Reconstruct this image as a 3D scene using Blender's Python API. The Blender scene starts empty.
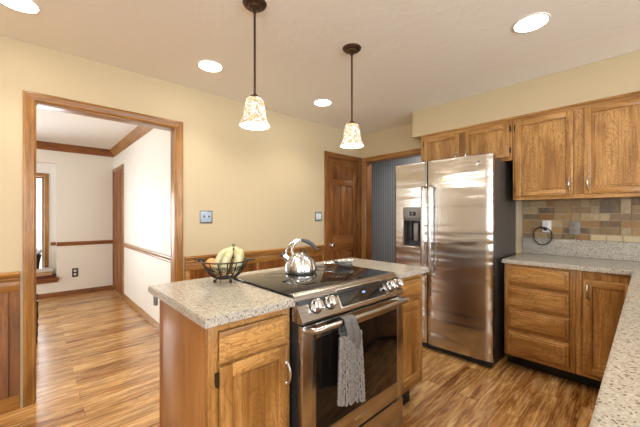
import bpy, bmesh, math, random
from mathutils import Vector, Matrix
random.seed(7)
C = bpy.context.scene.collection
SC = bpy.context.scene
PI = math.pi

def lin(c):
    c = c / 255.0
    return c / 12.92 if c <= 0.04045 else ((c + 0.055) / 1.055) ** 2.4
def rgb(r, g, b): return (lin(r), lin(g), lin(b), 1.0)

# ------------------------------------------------------------------ camera, world, lights, exposure
CH = 1.274
YAW = 46.908
cam_d = bpy.data.cameras.new('camera'); cam = bpy.data.objects.new('camera', cam_d); C.objects.link(cam)
cam.location = (0, 0, CH); cam.rotation_euler = (PI / 2, 0, math.radians(YAW - 90))
cam_d.sensor_width = 36; cam_d.lens = 307.219 / 640 * 36; cam_d.shift_y = 2.285 / 640; cam_d.clip_start = 0.02
SC.camera = cam
w = bpy.data.worlds.new('sky'); SC.world = w; w.use_nodes = True
bgn = w.node_tree.nodes['Background']; bgn.inputs[0].default_value = (0.86, 0.93, 1.0, 1); bgn.inputs[1].default_value = 2.2
SC.view_settings.view_transform = 'Standard'; SC.view_settings.look = 'None'; SC.view_settings.gamma = 1
SC.view_settings.use_curve_mapping = False
SC.view_settings.exposure = 0.03
SC.cycles.use_denoising = True
SC.cycles.max_bounces = 8; SC.cycles.diffuse_bounces = 5; SC.cycles.glossy_bounces = 4
SC.cycles.transmission_bounces = 6; SC.cycles.transparent_max_bounces = 8
SC.cycles.sample_clamp_indirect = 6
SC.cycles.caustics_reflective = False; SC.cycles.caustics_refractive = False

def area(name, loc, rot, sx, sy, power, col, shape='RECTANGLE', spread=PI):
    l = bpy.data.lights.new(name, 'AREA'); l.shape = shape; l.size = sx
    if shape in ('RECTANGLE', 'ELLIPSE'): l.size_y = sy
    l.energy = power; l.color = col; l.spread = spread
    o = bpy.data.objects.new(name, l); C.objects.link(o); o.location = loc; o.rotation_euler = rot
    return o
WARM = (1.0, 0.93, 0.81)
DAY = (0.93, 0.96, 1.0)
# daylight outside the dining windows, added fill outside the kitchen ones
UP = 0.58  # upward tilt of the kitchen fill, brightens the ceiling
DAYK = (0.90, 0.95, 1.0)
area('daylight_and_fill', (-1.2, -3.42, 1.45), (PI / 2 + UP, 0, 0), 2.3, 1.35, 105, DAYK)                 # added fill through unseen back windows, shine +y
area('daylight_and_fill', (1.9, -3.42, 1.45), (PI / 2 + UP, 0, 0), 1.9, 1.35, 82, DAYK)  # added fill, second unseen back window
area('daylight_and_fill', (-3.72, -1.9, 1.45), (0, -PI / 2 - UP, 0), 1.35, 1.7, 150, DAYK)                # added fill through an unseen end window, shines +x
area('daylight_and_fill', (-3.22, 4.65, 1.35), (0, -PI / 2, 0), 1.6, 2.3, 78, DAY)                       # dining side window
area('daylight_and_fill', (-0.60, 6.66, 1.15), (PI / 2, 0, PI), 1.5, 1.5, 60, DAY)                       # dining far window, shines -y
area('hall_fill', (4.2, 2.3, 2.42), (0, 0, 0), .3, .3, 26, (1.0, .95, .88))  # added fill for the hall wallpaper, no fixture modelled
CANS = [(-0.06, 2.35), (1.01, 2.33), (2.18, 2.29), (2.20, 0.485), (1.05, 0.45), (-0.10, 0.45), (-1.25, 2.35), (-2.40, 2.35), (-1.25, 0.45), (1.0, -1.9), (-1.2, -1.9)]
CAN_EMIT = 30.0
for k, (x, y) in enumerate(CANS):
    l = bpy.data.lights.new('downlight', 'SPOT'); l.energy = 22; l.color = WARM
    l.spot_size = math.radians(125); l.spot_blend = 0.7; l.shadow_soft_size = 0.06
    o = bpy.data.objects.new('downlight', l); C.objects.link(o); o.location = (x, y, 2.415)

# ------------------------------------------------------------------ materials
MAT = {}
class NT:
    def __init__(s, name):
        s.m = bpy.data.materials.new(name); s.m.use_nodes = True
        s.n = s.m.node_tree.nodes; s.l = s.m.node_tree.links
        s.b = s.n['Principled BSDF']; s.out = s.n['Material Output']
    def new(s, t, **kw):
        n = s.n.new(t)
        for k, v in kw.items(): setattr(n, k, v)
        return n
    def set(s, n, **kw):
        for k, v in kw.items(): n.inputs[k.replace('_', ' ')].default_value = v
    def link(s, a, b): s.l.new(a, b)
    def ramp(s, fac, stops):
        r = s.new('ShaderNodeValToRGB'); e = r.color_ramp.elements
        e[0].position, e[0].color = stops[0]; e[1].position, e[1].color = stops[-1]
        for p, c in stops[1:-1]:
            x = e.new(p); x.color = c
        s.link(fac, r.inputs[0]); return r.outputs[0]
    def noise(s, vec, scale, detail=4, rough=0.55, dist=0.0):
        n = s.new('ShaderNodeTexNoise'); s.set(n, Scale=scale, Detail=detail, Roughness=rough, Distortion=dist)
        s.link(vec, n.inputs['Vector']); return n.outputs['Fac']
    def mapping(s, vec, scale=(1, 1, 1), rot=(0, 0, 0), loc=(0, 0, 0)):
        n = s.new('ShaderNodeMapping'); n.inputs['Scale'].default_value = scale
        n.inputs['Rotation'].default_value = rot; n.inputs['Location'].default_value = loc
        s.link(vec, n.inputs['Vector']); return n.outputs[0]
    def mix(s, fac, a, b, mode='MIX'):
        n = s.new('ShaderNodeMix', data_type='RGBA', blend_type=mode)
        for inp, v in ((n.inputs[0], fac), (n.inputs[6], a), (n.inputs[7], b)):
            if hasattr(v, 'links') or hasattr(v, 'is_linked'): s.link(v, inp)
            else: inp.default_value = v
        return n.outputs[2]
    def math(s, op, a, b=0.0):
        n = s.new('ShaderNodeMath', operation=op)
        for i, v in enumerate((a, b)):
            if hasattr(v, 'is_linked'): s.link(v, n.inputs[i])
            else: n.inputs[i].default_value = v
        return n.outputs[0]
    def bump(s, h, strength, dist=0.002):
        n = s.new('ShaderNodeBump'); n.inputs['Strength'].default_value = strength; n.inputs['Distance'].default_value = dist
        s.link(h, n.inputs['Height']); s.link(n.outputs[0], s.b.inputs['Normal']); return n

def simple(name, col, rough=0.5, metal=0.0, spec=0.5, coat=0.0):
    t = NT(name); t.set(t.b, Base_Color=col, Roughness=rough, Metallic=metal)
    t.b.inputs['Specular IOR Level'].default_value = spec
    t.b.inputs['Coat Weight'].default_value = coat
    # a little procedural variation so no surface is perfectly even
    tc = t.new('ShaderNodeTexCoord'); nz = t.noise(tc.outputs['Object'], 14, 3)
    r = t.math('MULTIPLY_ADD', nz, 0.12); t.n[-1].inputs[2].default_value = max(0.0, rough - 0.06)
    t.link(r, t.b.inputs['Roughness'])
    MAT[name] = t.m; return t.m

def paint(name, col, scale=180, strength=0.25, rough=0.6, blotch=0.0):
    t = NT(name); tc = t.new('ShaderNodeTexCoord'); ob = tc.outputs['Object']
    n1 = t.noise(ob, scale, 2); t.bump(n1, strength, 0.001)
    big = t.noise(ob, 0.9, 3)
    c2 = (col[0] * .965, col[1] * .96, col[2] * .95, 1)
    t.link(t.mix(big, col, c2), t.b.inputs['Base Color']); t.set(t.b, Roughness=rough)
    MAT[name] = t.m; return t.m

def knockdown(name, col):
    t = NT(name); tc = t.new('ShaderNodeTexCoord'); ob = tc.outputs['Object']
    n1 = t.noise(ob, 9, 4, 0.6, 0.6)
    h = t.ramp(n1, [(0.44, (0, 0, 0, 1)), (0.56, (1, 1, 1, 1))])
    n2 = t.noise(ob, 60, 2)
    hh = t.math('MULTIPLY_ADD', n2, 0.25); t.link(h, t.n[-1].inputs[2])
    t.bump(hh, 0.22, 0.003)
    t.set(t.b, Base_Color=col, Roughness=0.75)
    MAT[name] = t.m; return t.m

def oak(name, axis, dark, mid, light, rough=0.38, fine=1.0, cath=0.72, coat=0.15):
    """axis: direction of the grain"""
    t = NT(name); tc = t.new('ShaderNodeTexCoord'); oi = t.new('ShaderNodeObjectInfo')
    add = t.new('ShaderNodeVectorMath', operation='MULTIPLY_ADD')
    cmb = t.new('ShaderNodeCombineXYZ')
    for i in range(3): t.link(oi.outputs['Random'], cmb.inputs[i])
    add.inputs[1].default_value = (9.3, 7.1, 5.7)
    t.link(cmb.outputs[0], add.inputs[0]); t.link(tc.outputs['Object'], add.inputs[2])
    v = add.outputs[0]
    def sc(a, c):
        s = [c, c, c]; s['xyz'.index(axis)] = a; return tuple(s)
    broad = t.noise(t.mapping(v, sc(1.1, 5.5)), 1.6, 4, 0.55, 0.6)
    # growth rings: bands bent by stretched noise
    warp = t.noise(t.mapping(v, sc(1.5, 4.5)), 1.3, 3, 0.5, 0.4)
    bands = t.math('MULTIPLY', warp, 32.0)
    fr = t.math('FRACT', bands)
    ringc = t.ramp(fr, [(0.0, (0.12, 0.12, 0.12, 1)), (0.22, (0.75, 0.75, 0.75, 1)), (0.82, (1, 1, 1, 1)), (1.0, (0.2, 0.2, 0.2, 1))])
    pores = t.noise(t.mapping(v, sc(5, 130)), 1.0, 3, 0.6)
    pr = t.ramp(pores, [(0.40, (0, 0, 0, 1)), (0.52, (1, 1, 1, 1))])
    base = t.ramp(broad, [(0.26, dark), (0.46, mid), (0.62, light)])
    c1 = t.mix(cath, base, t.mix(ringc, dark, base))
    c2 = t.mix(0.45 * fine, c1, t.mix(pr, (dark[0] * .7, dark[1] * .65, dark[2] * .6, 1), c1))
    t.link(c2, t.b.inputs['Base Color'])
    t.set(t.b, Roughness=rough); t.b.inputs['Coat Weight'].default_value = coat; t.b.inputs['Coat Roughness'].default_value = 0.2
    t.bump(pr, 0.12, 0.0008)
    MAT[name] = t.m; return t.m

CABd, CABm, CABl = rgb(126, 84, 38), rgb(176, 128, 68), rgb(204, 157, 94)
for ax in 'xyz': oak('oak_' + ax, ax, CABd, CABm, CABl)
TRd, TRm, TRl = rgb(118, 76, 30), rgb(162, 114, 54), rgb(184, 136, 74)
for ax in 'xyz': oak('trim_oak_' + ax, ax, TRd, TRm, TRl, rough=0.32, cath=0.3)
for ax in 'xyz': oak('dark_oak_' + ax, ax, rgb(92, 54, 22), rgb(132, 84, 40), rgb(154, 102, 52), rough=0.30, cath=0.35, coat=0.3)
for ax in 'xyz': oak('red_oak_' + ax, ax, rgb(100, 54, 18), rgb(138, 82, 34), rgb(156, 98, 46), rough=0.5, cath=0.25, coat=0.0)
oak('veneer', 'z', rgb(130, 88, 48), rgb(150, 102, 58), rgb(162, 114, 68), rough=0.3, cath=0.18, fine=.5, coat=0.3)

paint('kitchen_paint', rgb(204, 189, 156), 220, 0.2, 0.5)
paint('dining_paint', rgb(240, 236, 225), 220, 0.2, 0.55)
paint('white_paint', rgb(238, 236, 232), 200, 0.1, 0.5)
paint('dining_ceiling_paint', rgb(240, 236, 230), 90, 0.4, 0.7)
knockdown('ceiling_texture', rgb(243, 245, 243))

# floor planks
t = NT('plank_floor'); tc = t.new('ShaderNodeTexCoord'); ob = tc.outputs['Object']
br = t.new('ShaderNodeTexBrick'); br.offset = 0.37; br.offset_frequency = 2
t.set(br, Color1=(0, 0, 0, 1), Color2=(1, 1, 1, 1), Mortar=(0.5, 0.5, 0.5, 1), Scale=1.0, Mortar_Size=0.0012, Mortar_Smooth=0.2, Bias=0.0, Brick_Width=1.22, Row_Height=0.126)
t.link(t.mapping(ob, loc=(0.33, 0.04, 0)), br.inputs['Vector'])
rnd = t.new('ShaderNodeSeparateColor'); t.link(br.outputs['Color'], rnd.inputs[0]); rv = rnd.outputs[0]
off = t.new('ShaderNodeCombineXYZ'); t.link(t.math('MULTIPLY', rv, 17.0), off.inputs[0]); t.link(t.math('MULTIPLY', rv, 9.0), off.inputs[1]); t.link(t.math('MULTIPLY', rv, 5.0), off.inputs[2])
ad = t.new('ShaderNodeVectorMath', operation='ADD'); t.link(ob, ad.inputs[0]); t.link(off.outputs[0], ad.inputs[1]); pv = ad.outputs[0]
g1 = t.noise(t.mapping(pv, (1.6, 9, 1)), 1.25, 6, 0.6, 1.3)
g2 = t.noise(t.mapping(pv, (1.8, 24, 1)), 1.5, 5, 0.65, 1.2)
bands = t.math('FRACT', t.math('MULTIPLY', t.noise(t.mapping(pv, (1.3, 6.5, 1)), 1.0, 3, 0.5, 1.0), 9.0))
ring = t.ramp(bands, [(0, (0.1, 0.1, 0.1, 1)), (0.25, (0.8, 0.8, 0.8, 1)), (0.8, (1, 1, 1, 1)), (1, (0.15, 0.15, 0.15, 1))])
FD, FM, FL, FX = rgb(92, 52, 18), rgb(174, 116, 56), rgb(214, 164, 96), rgb(238, 202, 146)
c = t.ramp(g1, [(0.37, FD), (0.46, FM), (0.54, FL), (0.66, FX)])
c = t.mix(0.60, c, t.mix(ring, FD, c))
c = t.mix(0.50, c, t.ramp(g2, [(0.38, FD), (0.50, FM), (0.60, FX)]))
c = t.mix(t.math('MULTIPLY', rv, 0.22), c, FX)
c = t.mix(1.0, c, t.ramp(rv, [(0.0, (.76, .72, .68, 1)), (0.35, (1, 1, 1, 1)), (1.0, (1.08, 1.06, 1.0, 1))]), 'MULTIPLY')
c = t.mix(br.outputs['Fac'], c, rgb(92, 54, 26))
t.link(c, t.b.inputs['Base Color'])
rr = t.math('MULTIPLY_ADD', g2, 0.14); t.n[-1].inputs[2].default_value = 0.17
t.link(rr, t.b.inputs['Roughness']); t.b.inputs['Specular IOR Level'].default_value = 0.55
t.bump(t.math('SUBTRACT', t.math('MULTIPLY', g2, 0.25), br.outputs['Fac']), 0.2, 0.0012)
MAT['floor'] = t.m

def granite(name, base, dk, br_, lt, rough=0.16):
    t = NT(name); tc = t.new('ShaderNodeTexCoord'); ob = tc.outputs['Object']
    n1 = t.noise(ob, 150, 4, 0.7); n2 = t.noise(ob, 90, 3, 0.6, 0.4)
    vo = t.new('ShaderNodeTexVoronoi'); vo.inputs['Scale'].default_value = 210; t.link(ob, vo.inputs['Vector'])
    s = t.new('ShaderNodeSeparateColor'); t.link(vo.outputs['Color'], s.inputs[0])
    c = t.ramp(n1, [(0.33, br_), (0.45, base), (0.58, base), (0.70, lt)])
    spk = t.ramp(s.outputs[0], [(0.86, (0, 0, 0, 1)), (0.90, (1, 1, 1, 1))])
    c = t.mix(t.math('MULTIPLY', spk, 0.78), c, dk)
    spk2 = t.ramp(s.outputs[1], [(0.84, (0, 0, 0, 1)), (0.88, (1, 1, 1, 1))])
    c = t.mix(t.math('MULTIPLY', spk2, 0.5), c, lt)
    spk3 = t.ramp(n2, [(0.60, (0, 0, 0, 1)), (0.68, (1, 1, 1, 1))])
    c = t.mix(t.math('MULTIPLY', spk3, 0.45), c, br_)
    t.link(c, t.b.inputs['Base Color']); t.set(t.b, Roughness=rough)
    MAT[name] = t.m
granite('granite', rgb(176, 171, 160), rgb(84, 78, 72), rgb(144, 133, 118), rgb(208, 204, 197))

# brushed steel
def steel(name, col=(0.60, 0.585, 0.56, 1), rough=0.24, axis='z', wavy=0.0, streak=0.05, aniso=0, tan=None):
    t = NT(name)
    if aniso:
        t.b.inputs['Anisotropic'].default_value = aniso
        if tan == 'radial': tg = t.new('ShaderNodeTangent', direction_type='RADIAL', axis='Z'); t.link(tg.outputs[0], t.b.inputs['Tangent']); t.b.inputs['Anisotropic Rotation'].default_value = 0.25
        else:
            tg = t.new('ShaderNodeCombineXYZ')
            for i in range(3): tg.inputs[i].default_value = tan[i]
            t.link(tg.outputs[0], t.b.inputs['Tangent'])
    tc = t.new('ShaderNodeTexCoord'); ob = tc.outputs['Object']
    sc = [220, 220, 220]; sc['xyz'.index(axis)] = 3
    n1 = t.noise(t.mapping(ob, tuple(sc)), 1.0, 2)
    r = t.math('MULTIPLY_ADD', n1, streak * 2); t.n[-1].inputs[2].default_value = rough - streak
    t.link(r, t.b.inputs['Roughness'])
    t.set(t.b, Base_Color=col, Metallic=1.0)
    if wavy:
        n2 = t.noise(t.mapping(ob, (1.0, 0.9, 7.0)), 1.0, 2, 0.4); t.bump(n2, wavy, 0.02)
    MAT[name] = t.m
steel('fridge_steel', (0.60, 0.575, 0.54, 1), 0.20, 'y', wavy=0.8, aniso=0.85, tan=(0, 1, 0))
steel('steel', (0.58, 0.57, 0.56, 1), 0.25, 'x')
steel('panel_steel', (0.44, 0.42, 0.39, 1), 0.27, 'x')
steel('kettle_steel', (0.62, 0.62, 0.62, 1), 0.24, 'z', aniso=0.85, tan='radial')
simple('chrome', (0.78, 0.78, 0.78, 1), 0.12, 1.0)
simple('nickel', (0.66, 0.63, 0.58, 1), 0.28, 1.0)
simple('black_glass', (0.010, 0.010, 0.011, 1), 0.03, 0, 0.9)
MAT['black_glass'].node_tree.links.remove(MAT['black_glass'].node_tree.nodes['Principled BSDF'].inputs['Roughness'].links[0])
simple('oven_glass', (0.009, 0.007, 0.006, 1), 0.08, 0, 0.35)
simple('black_plastic', (0.014, 0.014, 0.015, 1), 0.4)
simple('side_grey', rgb(72, 67, 62), 0.42)
simple('dark_grip', rgb(62, 62, 68), 0.35)
simple('toe_black', rgb(26, 24, 24), 0.5)
simple('bronze', rgb(82, 66, 52), 0.35, 0.8)
simple('wire_iron', rgb(52, 46, 38), 0.42, 0.6)
simple('pewter', rgb(132, 134, 136), 0.35, 0.7)
simple('white_plastic', rgb(232, 232, 230), 0.35)
simple('grey_plate', rgb(138, 132, 124), 0.45)
simple('brown_plate', rgb(52, 40, 34), 0.4)
simple('cable_black', (0.012, 0.012, 0.012, 1), 0.5)
simple('hinge_dark', rgb(60, 48, 34), 0.4, 0.7)
simple('orange_skin', rgb(226, 158, 98), 0.5)
simple('screen_blue', rgb(30, 60, 120), 0.3)
simple('silver_glass', (0.62, 0.61, 0.58, 1), 0.18, 0.8)
simple('chair_black', rgb(24, 20, 20), 0.35)
simple('book_white', rgb(214, 208, 200), 0.6)
simple('book_tan', rgb(190, 146, 108), 0.6)
simple('book_maroon', rgb(96, 46, 34), 0.55)
simple('paper', rgb(226, 218, 200), 0.8)
simple('pale_blue', rgb(170, 190, 214), 0.5)

t = NT('banana_skin'); tc = t.new('ShaderNodeTexCoord'); n = t.noise(tc.outputs['Object'], 26, 4)
t.link(t.ramp(n, [(0.3, rgb(168, 170, 120)), (0.55, rgb(206, 202, 162)), (0.8, rgb(222, 214, 182))]), t.b.inputs['Base Color']); t.set(t.b, Roughness=0.5); MAT['banana_skin'] = t.m
simple('banana_stem', rgb(98, 104, 56), 0.6)

# slate tiles, one random value stored per tile
t = NT('slate_tile'); at_ = t.new('ShaderNodeAttribute', attribute_name='tile_value', attribute_type='GEOMETRY')
tc = t.new('ShaderNodeTexCoord'); n1 = t.noise(tc.outputs['Object'], 16, 5, 0.6, 0.8); n2 = t.noise(tc.outputs['Object'], 60, 4, 0.6)
c = t.ramp(at_.outputs['Fac'], [(0.0, rgb(74, 66, 56)), (0.18, rgb(122, 108, 88)), (0.36, rgb(168, 138, 92)), (0.52, rgb(140, 98, 50)), (0.66, rgb(176, 156, 122)), (0.82, rgb(96, 78, 54)), (1.0, rgb(196, 176, 140))])
c = t.mix(t.math('MULTIPLY', t.ramp(n1, [(0.42, (0, 0, 0, 1)), (0.62, (1, 1, 1, 1))]), 0.55), c, rgb(160, 124, 76))
c = t.mix(t.math('MULTIPLY', t.ramp(n2, [(0.5, (0, 0, 0, 1)), (0.66, (1, 1, 1, 1))]), 0.35), c, rgb(84, 74, 62))
t.link(c, t.b.inputs['Base Color']); t.set(t.b, Roughness=0.45); t.bump(n2, 0.3, 0.002); MAT['slate_tile'] = t.m
paint('grout', rgb(176, 164, 138), 300, 0.2, 0.8)
simple('cream_tile', rgb(196, 178, 142), 0.4)

# striped wallpaper
t = NT('striped_wallpaper'); tc = t.new('ShaderNodeTexCoord'); sx = t.new('ShaderNodeSeparateXYZ'); t.link(tc.outputs['Object'], sx.inputs[0])
fr = t.math('FRACT', t.math('MULTIPLY', sx.outputs[1], 20.0))
c = t.ramp(fr, [(0.0, rgb(104, 107, 112)), (0.55, rgb(110, 113, 118)), (0.62, rgb(140, 142, 146)), (0.74, rgb(140, 142, 146)), (0.80, rgb(104, 107, 112))])
t.link(c, t.b.inputs['Base Color']); t.set(t.b, Roughness=0.7); MAT['striped_wallpaper'] = t.m

# window glass: clear with a surface sheen
t = NT('window_glass'); tr = t.new('ShaderNodeBsdfTransparent'); gl = t.new('ShaderNodeBsdfGlossy'); gl.inputs['Roughness'].default_value = 0.02
fz = t.new('ShaderNodeFresnel'); fz.inputs[0].default_value = 1.35; mx = t.new('ShaderNodeMixShader')
t.link(fz.outputs[0], mx.inputs[0]); t.link(tr.outputs[0], mx.inputs[1]); t.link(gl.outputs[0], mx.inputs[2]); t.link(mx.outputs[0], t.out.inputs[0]); MAT['window_glass'] = t.m

def emit(name, col, s):
    t = NT(name); t.set(t.b, Base_Color=col); t.b.inputs['Emission Color'].default_value = col; t.b.inputs['Emission Strength'].default_value = s
    MAT[name] = t.m
emit('can_lens', (1.0, 0.87, 0.70, 1), CAN_EMIT)
emit('bulb', (1.0, 0.86, 0.66, 1), 45)
emit('display_glow', (0.2, 0.35, 0.9, 1), 0.5)
# mosaic lamp shade, glowing glass with darker cream leading
t = NT('mosaic_shade'); tc = t.new('ShaderNodeTexCoord'); ob = tc.outputs['Object']
vo = t.new('ShaderNodeTexVoronoi', feature='DISTANCE_TO_EDGE'); vo.inputs['Scale'].default_value = 62; t.link(ob, vo.inputs['Vector'])
edge = t.ramp(vo.outputs['Distance'], [(0.05, (0, 0, 0, 1)), (0.16, (1, 1, 1, 1))])
vc = t.new('ShaderNodeTexVoronoi'); vc.inputs['Scale'].default_value = 62; t.link(ob, vc.inputs['Vector'])
s_ = t.new('ShaderNodeSeparateColor'); t.link(vc.outputs['Color'], s_.inputs[0])
cell = t.ramp(s_.outputs[0], [(0.25, rgb(196, 172, 140)), (0.5, rgb(244, 236, 220)), (1.0, rgb(255, 252, 246))])
col = t.mix(edge, rgb(150, 124, 92), cell)
t.link(col, t.b.inputs['Base Color']); t.link(col, t.b.inputs['Emission Color']); t.b.inputs['Emission Strength'].default_value = 1.05
t.set(t.b, Roughness=0.25); MAT['mosaic_shade'] = t.m
emit('shade_inner', (1.0, 0.95, 0.86, 1), 2.2)

# chenille towel
t = NT('towel'); tc = t.new('ShaderNodeTexCoord'); n = t.noise(tc.outputs['Object'], 120, 3)
t.link(t.ramp(n, [(0.3, rgb(60, 58, 57)), (0.6, rgb(84, 81, 80)), (0.8, rgb(104, 101, 99))]), t.b.inputs['Base Color']); t.set(t.b, Roughness=0.95); t.b.inputs['Sheen Weight'].default_value = 0.3; MAT['towel'] = t.m
simple('towel_nub', rgb(150, 146, 143), 0.95)
t = NT('towel_band'); tc = t.new('ShaderNodeTexCoord'); n = t.noise(tc.outputs['Object'], 300, 3)
t.link(t.ramp(n, [(0.3, rgb(86, 84, 84)), (0.8, rgb(128, 125, 124))]), t.b.inputs['Base Color']); t.set(t.b, Roughness=0.95); t.bump(n, 0.5, 0.001); MAT['towel_band'] = t.m
paint('overexposed_ground', rgb(206, 212, 204), 30, 0.5, 0.9)  # outdoor ground, daylight overexposure put into its pale colour

# ------------------------------------------------------------------ mesh helpers
class MB:
    def __init__(s): s.bm = bmesh.new(); s.mats = []
    def mi(s, m):
        if m not in s.mats: s.mats.append(m)
        return s.mats.index(m)
    def absorb(s, tb, m):
        i = s.mi(m)
        for f in tb.faces: f.material_index = i
        me = bpy.data.meshes.new('tmp'); tb.to_mesh(me); tb.free(); s.bm.from_mesh(me); bpy.data.meshes.remove(me)
    def box(s, x0, x1, y0, y1, z0, z1, m, bev=0.0, fn=None, seg=2):
        tb = bmesh.new(); bmesh.ops.create_cube(tb, size=1)
        for v in tb.verts:
            v.co = Vector(((x0 + x1) / 2 + v.co.x * abs(x1 - x0), (y0 + y1) / 2 + v.co.y * abs(y1 - y0), (z0 + z1) / 2 + v.co.z * abs(z1 - z0)))
        if bev > 0: bmesh.ops.bevel(tb, geom=tb.edges[:] + tb.verts[:], offset=bev, segments=seg, affect='EDGES', profile=0.5)
        if fn:
            for v in tb.verts: v.co = Vector(fn(*v.co))
            bmesh.ops.recalc_face_normals(tb, faces=tb.faces)
        s.absorb(tb, m); return s
    def frustum(s, u0, u1, v0, v1, w0, w1, inset, m, fn):
        tb = bmesh.new()
        a = [tb.verts.new(fn(u, v, w0)) for u, v in ((u0, v0), (u1, v0), (u1, v1), (u0, v1))]
        i = inset
        b = [tb.verts.new(fn(u, v, w1)) for u, v in ((u0 + i, v0 + i), (u1 - i, v0 + i), (u1 - i, v1 - i), (u0 + i, v1 - i))]
        tb.faces.new(a); tb.faces.new(b)
        for k in range(4): tb.faces.new((a[k], a[(k + 1) % 4], b[(k + 1) % 4], b[k]))
        bmesh.ops.recalc_face_normals(tb, faces=tb.faces); s.absorb(tb, m); return s
    def extrude_profile(s, prof, fn, a0, a1, m):
        """prof: list of (p,q); fn(p,q,a)->xyz"""
        tb = bmesh.new(); A = [tb.verts.new(fn(p, q, a0)) for p, q in prof]; B = [tb.verts.new(fn(p, q, a1)) for p, q in prof]
        n = len(prof)
        for k in range(n): tb.faces.new((A[k], A[(k + 1) % n], B[(k + 1) % n], B[k]))
        tb.faces.new(A); tb.faces.new(B); bmesh.ops.recalc_face_normals(tb, faces=tb.faces); s.absorb(tb, m); return s
    def tube(s, pts, r, m, seg=10, closed=False, caps=True):
        pts = [Vector(p) for p in pts]; n = len(pts); tb = bmesh.new(); rings = []
        rr = r if isinstance(r, (list, tuple)) else [r] * n
        prev = None
        for i, p in enumerate(pts):
            if closed: d = pts[(i + 1) % n] - pts[i - 1]
            else: d = pts[min(i + 1, n - 1)] - pts[max(i - 1, 0)]
            d.normalize()
            if prev is None:
                ref = Vector((0, 0, 1)) if abs(d.z) < 0.9 else Vector((1, 0, 0)); nx = d.cross(ref).normalized()
            else:
                nx = (prev - d * prev.dot(d))
                nx = nx.normalized() if nx.length > 1e-6 else d.orthogonal().normalized()
            prev = nx; ny = d.cross(nx)
            rings.append([tb.verts.new(p + (nx * math.cos(2 * PI * k / seg) + ny * math.sin(2 * PI * k / seg)) * rr[i]) for k in range(seg)])
        cnt = n if closed else n - 1
        for i in range(cnt):
            a, b = rings[i], rings[(i + 1) % n]
            for k in range(seg): tb.faces.new((a[k], a[(k + 1) % seg], b[(k + 1) % seg], b[k]))
        if not closed and caps: tb.faces.new(rings[0]); tb.faces.new(rings[-1])
        bmesh.ops.recalc_face_normals(tb, faces=tb.faces); s.absorb(tb, m); return s
    def lathe(s, prof, c, m, seg=40, mod=None, axis='z', sx=1, sy=1, rot=0.0, closed=False):
        """prof: list of (r,z). axis z/x/y"""
        tb = bmesh.new(); rings = []
        for r, z in prof:
            if r < 1e-6: rings.append([tb.verts.new((0, 0, z))]); continue
            ring = []
            for k in range(seg):
                a = 2 * PI * k / seg; q = r * (mod(a, z) if mod else 1)
                ring.append(tb.verts.new((q * math.cos(a) * sx, q * math.sin(a) * sy, z)))
            rings.append(ring)
        pairs = list(zip(rings[:-1], rings[1:]))
        if closed: pairs.append((rings[-1], rings[0]))
        for a, b in pairs:
            if len(a) == 1 and len(b) == 1: continue
            for k in range(seg):
                k2 = (k + 1) % seg
                if len(a) == 1: tb.faces.new((a[0], b[k], b[k2]))
                elif len(b) == 1: tb.faces.new((a[k], a[k2], b[0]))
                else: tb.faces.new((a[k], a[k2], b[k2], b[k]))
        bmesh.ops.recalc_face_normals(tb, faces=tb.faces)
        M = Matrix.Identity(4)
        if axis == 'x': M = Matrix.Rotation(PI / 2, 4, 'Y')
        if axis == '-y': M = Matrix.Rotation(PI / 2, 4, 'X')
        if axis == '-x': M = Matrix.Rotation(-PI / 2, 4, 'Y')
        M = Matrix.Translation(c) @ Matrix.Rotation(rot, 4, 'Z') @ M
        tb.transform(M); s.absorb(tb, m); return s
    def sphere(s, c, r, m, sx=1, sy=1, sz=1, seg=20):
        tb = bmesh.new(); bmesh.ops.create_uvsphere(tb, u_segments=seg, v_segments=seg // 2 + 2, radius=r)
        for v in tb.verts: v.co = Vector((v.co.x * sx + c[0], v.co.y * sy + c[1], v.co.z * sz + c[2]))
        s.absorb(tb, m); return s
    def xform(s, M): s.bm.transform(M); return s
    def build(s, name, parent=None, origin=None, smooth=38):
        bm = s.bm
        if parent is not None: o0 = wloc(parent)
        elif origin is not None: o0 = Vector(origin)
        else:
            xs = [v.co for v in bm.verts]
            o0 = Vector(((min(v.x for v in xs) + max(v.x for v in xs)) / 2, (min(v.y for v in xs) + max(v.y for v in xs)) / 2, min(v.z for v in xs)))
        for v in bm.verts: v.co -= o0
        for f in bm.faces: f.smooth = True
        lim = math.radians(smooth)
        for e in bm.edges:
            if len(e.link_faces) == 2 and e.calc_face_angle(0) > lim: e.smooth = False
        me = bpy.data.meshes.new(name); bm.to_mesh(me); bm.free()
        for m in s.mats: me.materials.append(MAT[m])
        o = bpy.data.objects.new(name, me); C.objects.link(o)
        if parent is not None: o.parent = parent
        else: o.location = o0
        return o
def wloc(o):
    v = Vector(o.location)
    return v + wloc(o.parent) if o.parent else v
def tag(o, label=None, cat=None, group=None, kind=None):
    if label: o['label'] = label
    if cat: o['category'] = cat
    if group: o['group'] = group
    if kind: o['kind'] = kind
    return o
def thing(name, loc, label, cat, group=None, kind=None):
    o = bpy.data.objects.new(name, None); C.objects.link(o); o.location = loc; o.empty_display_size = 0.1
    return tag(o, label, cat, group, kind)
def struct(mb, name, parent=None):
    o = mb.build(name, parent)
    if parent is None: o['kind'] = 'structure'
    return o
def fY(Y0): return lambda u, v, w: (u, Y0 - w, v)          # faces -y ; u=x v=z w=out
def fX(X0): return lambda u, v, w: (X0 - w, u, v)          # faces -x ; u=y v=z w=out

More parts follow.
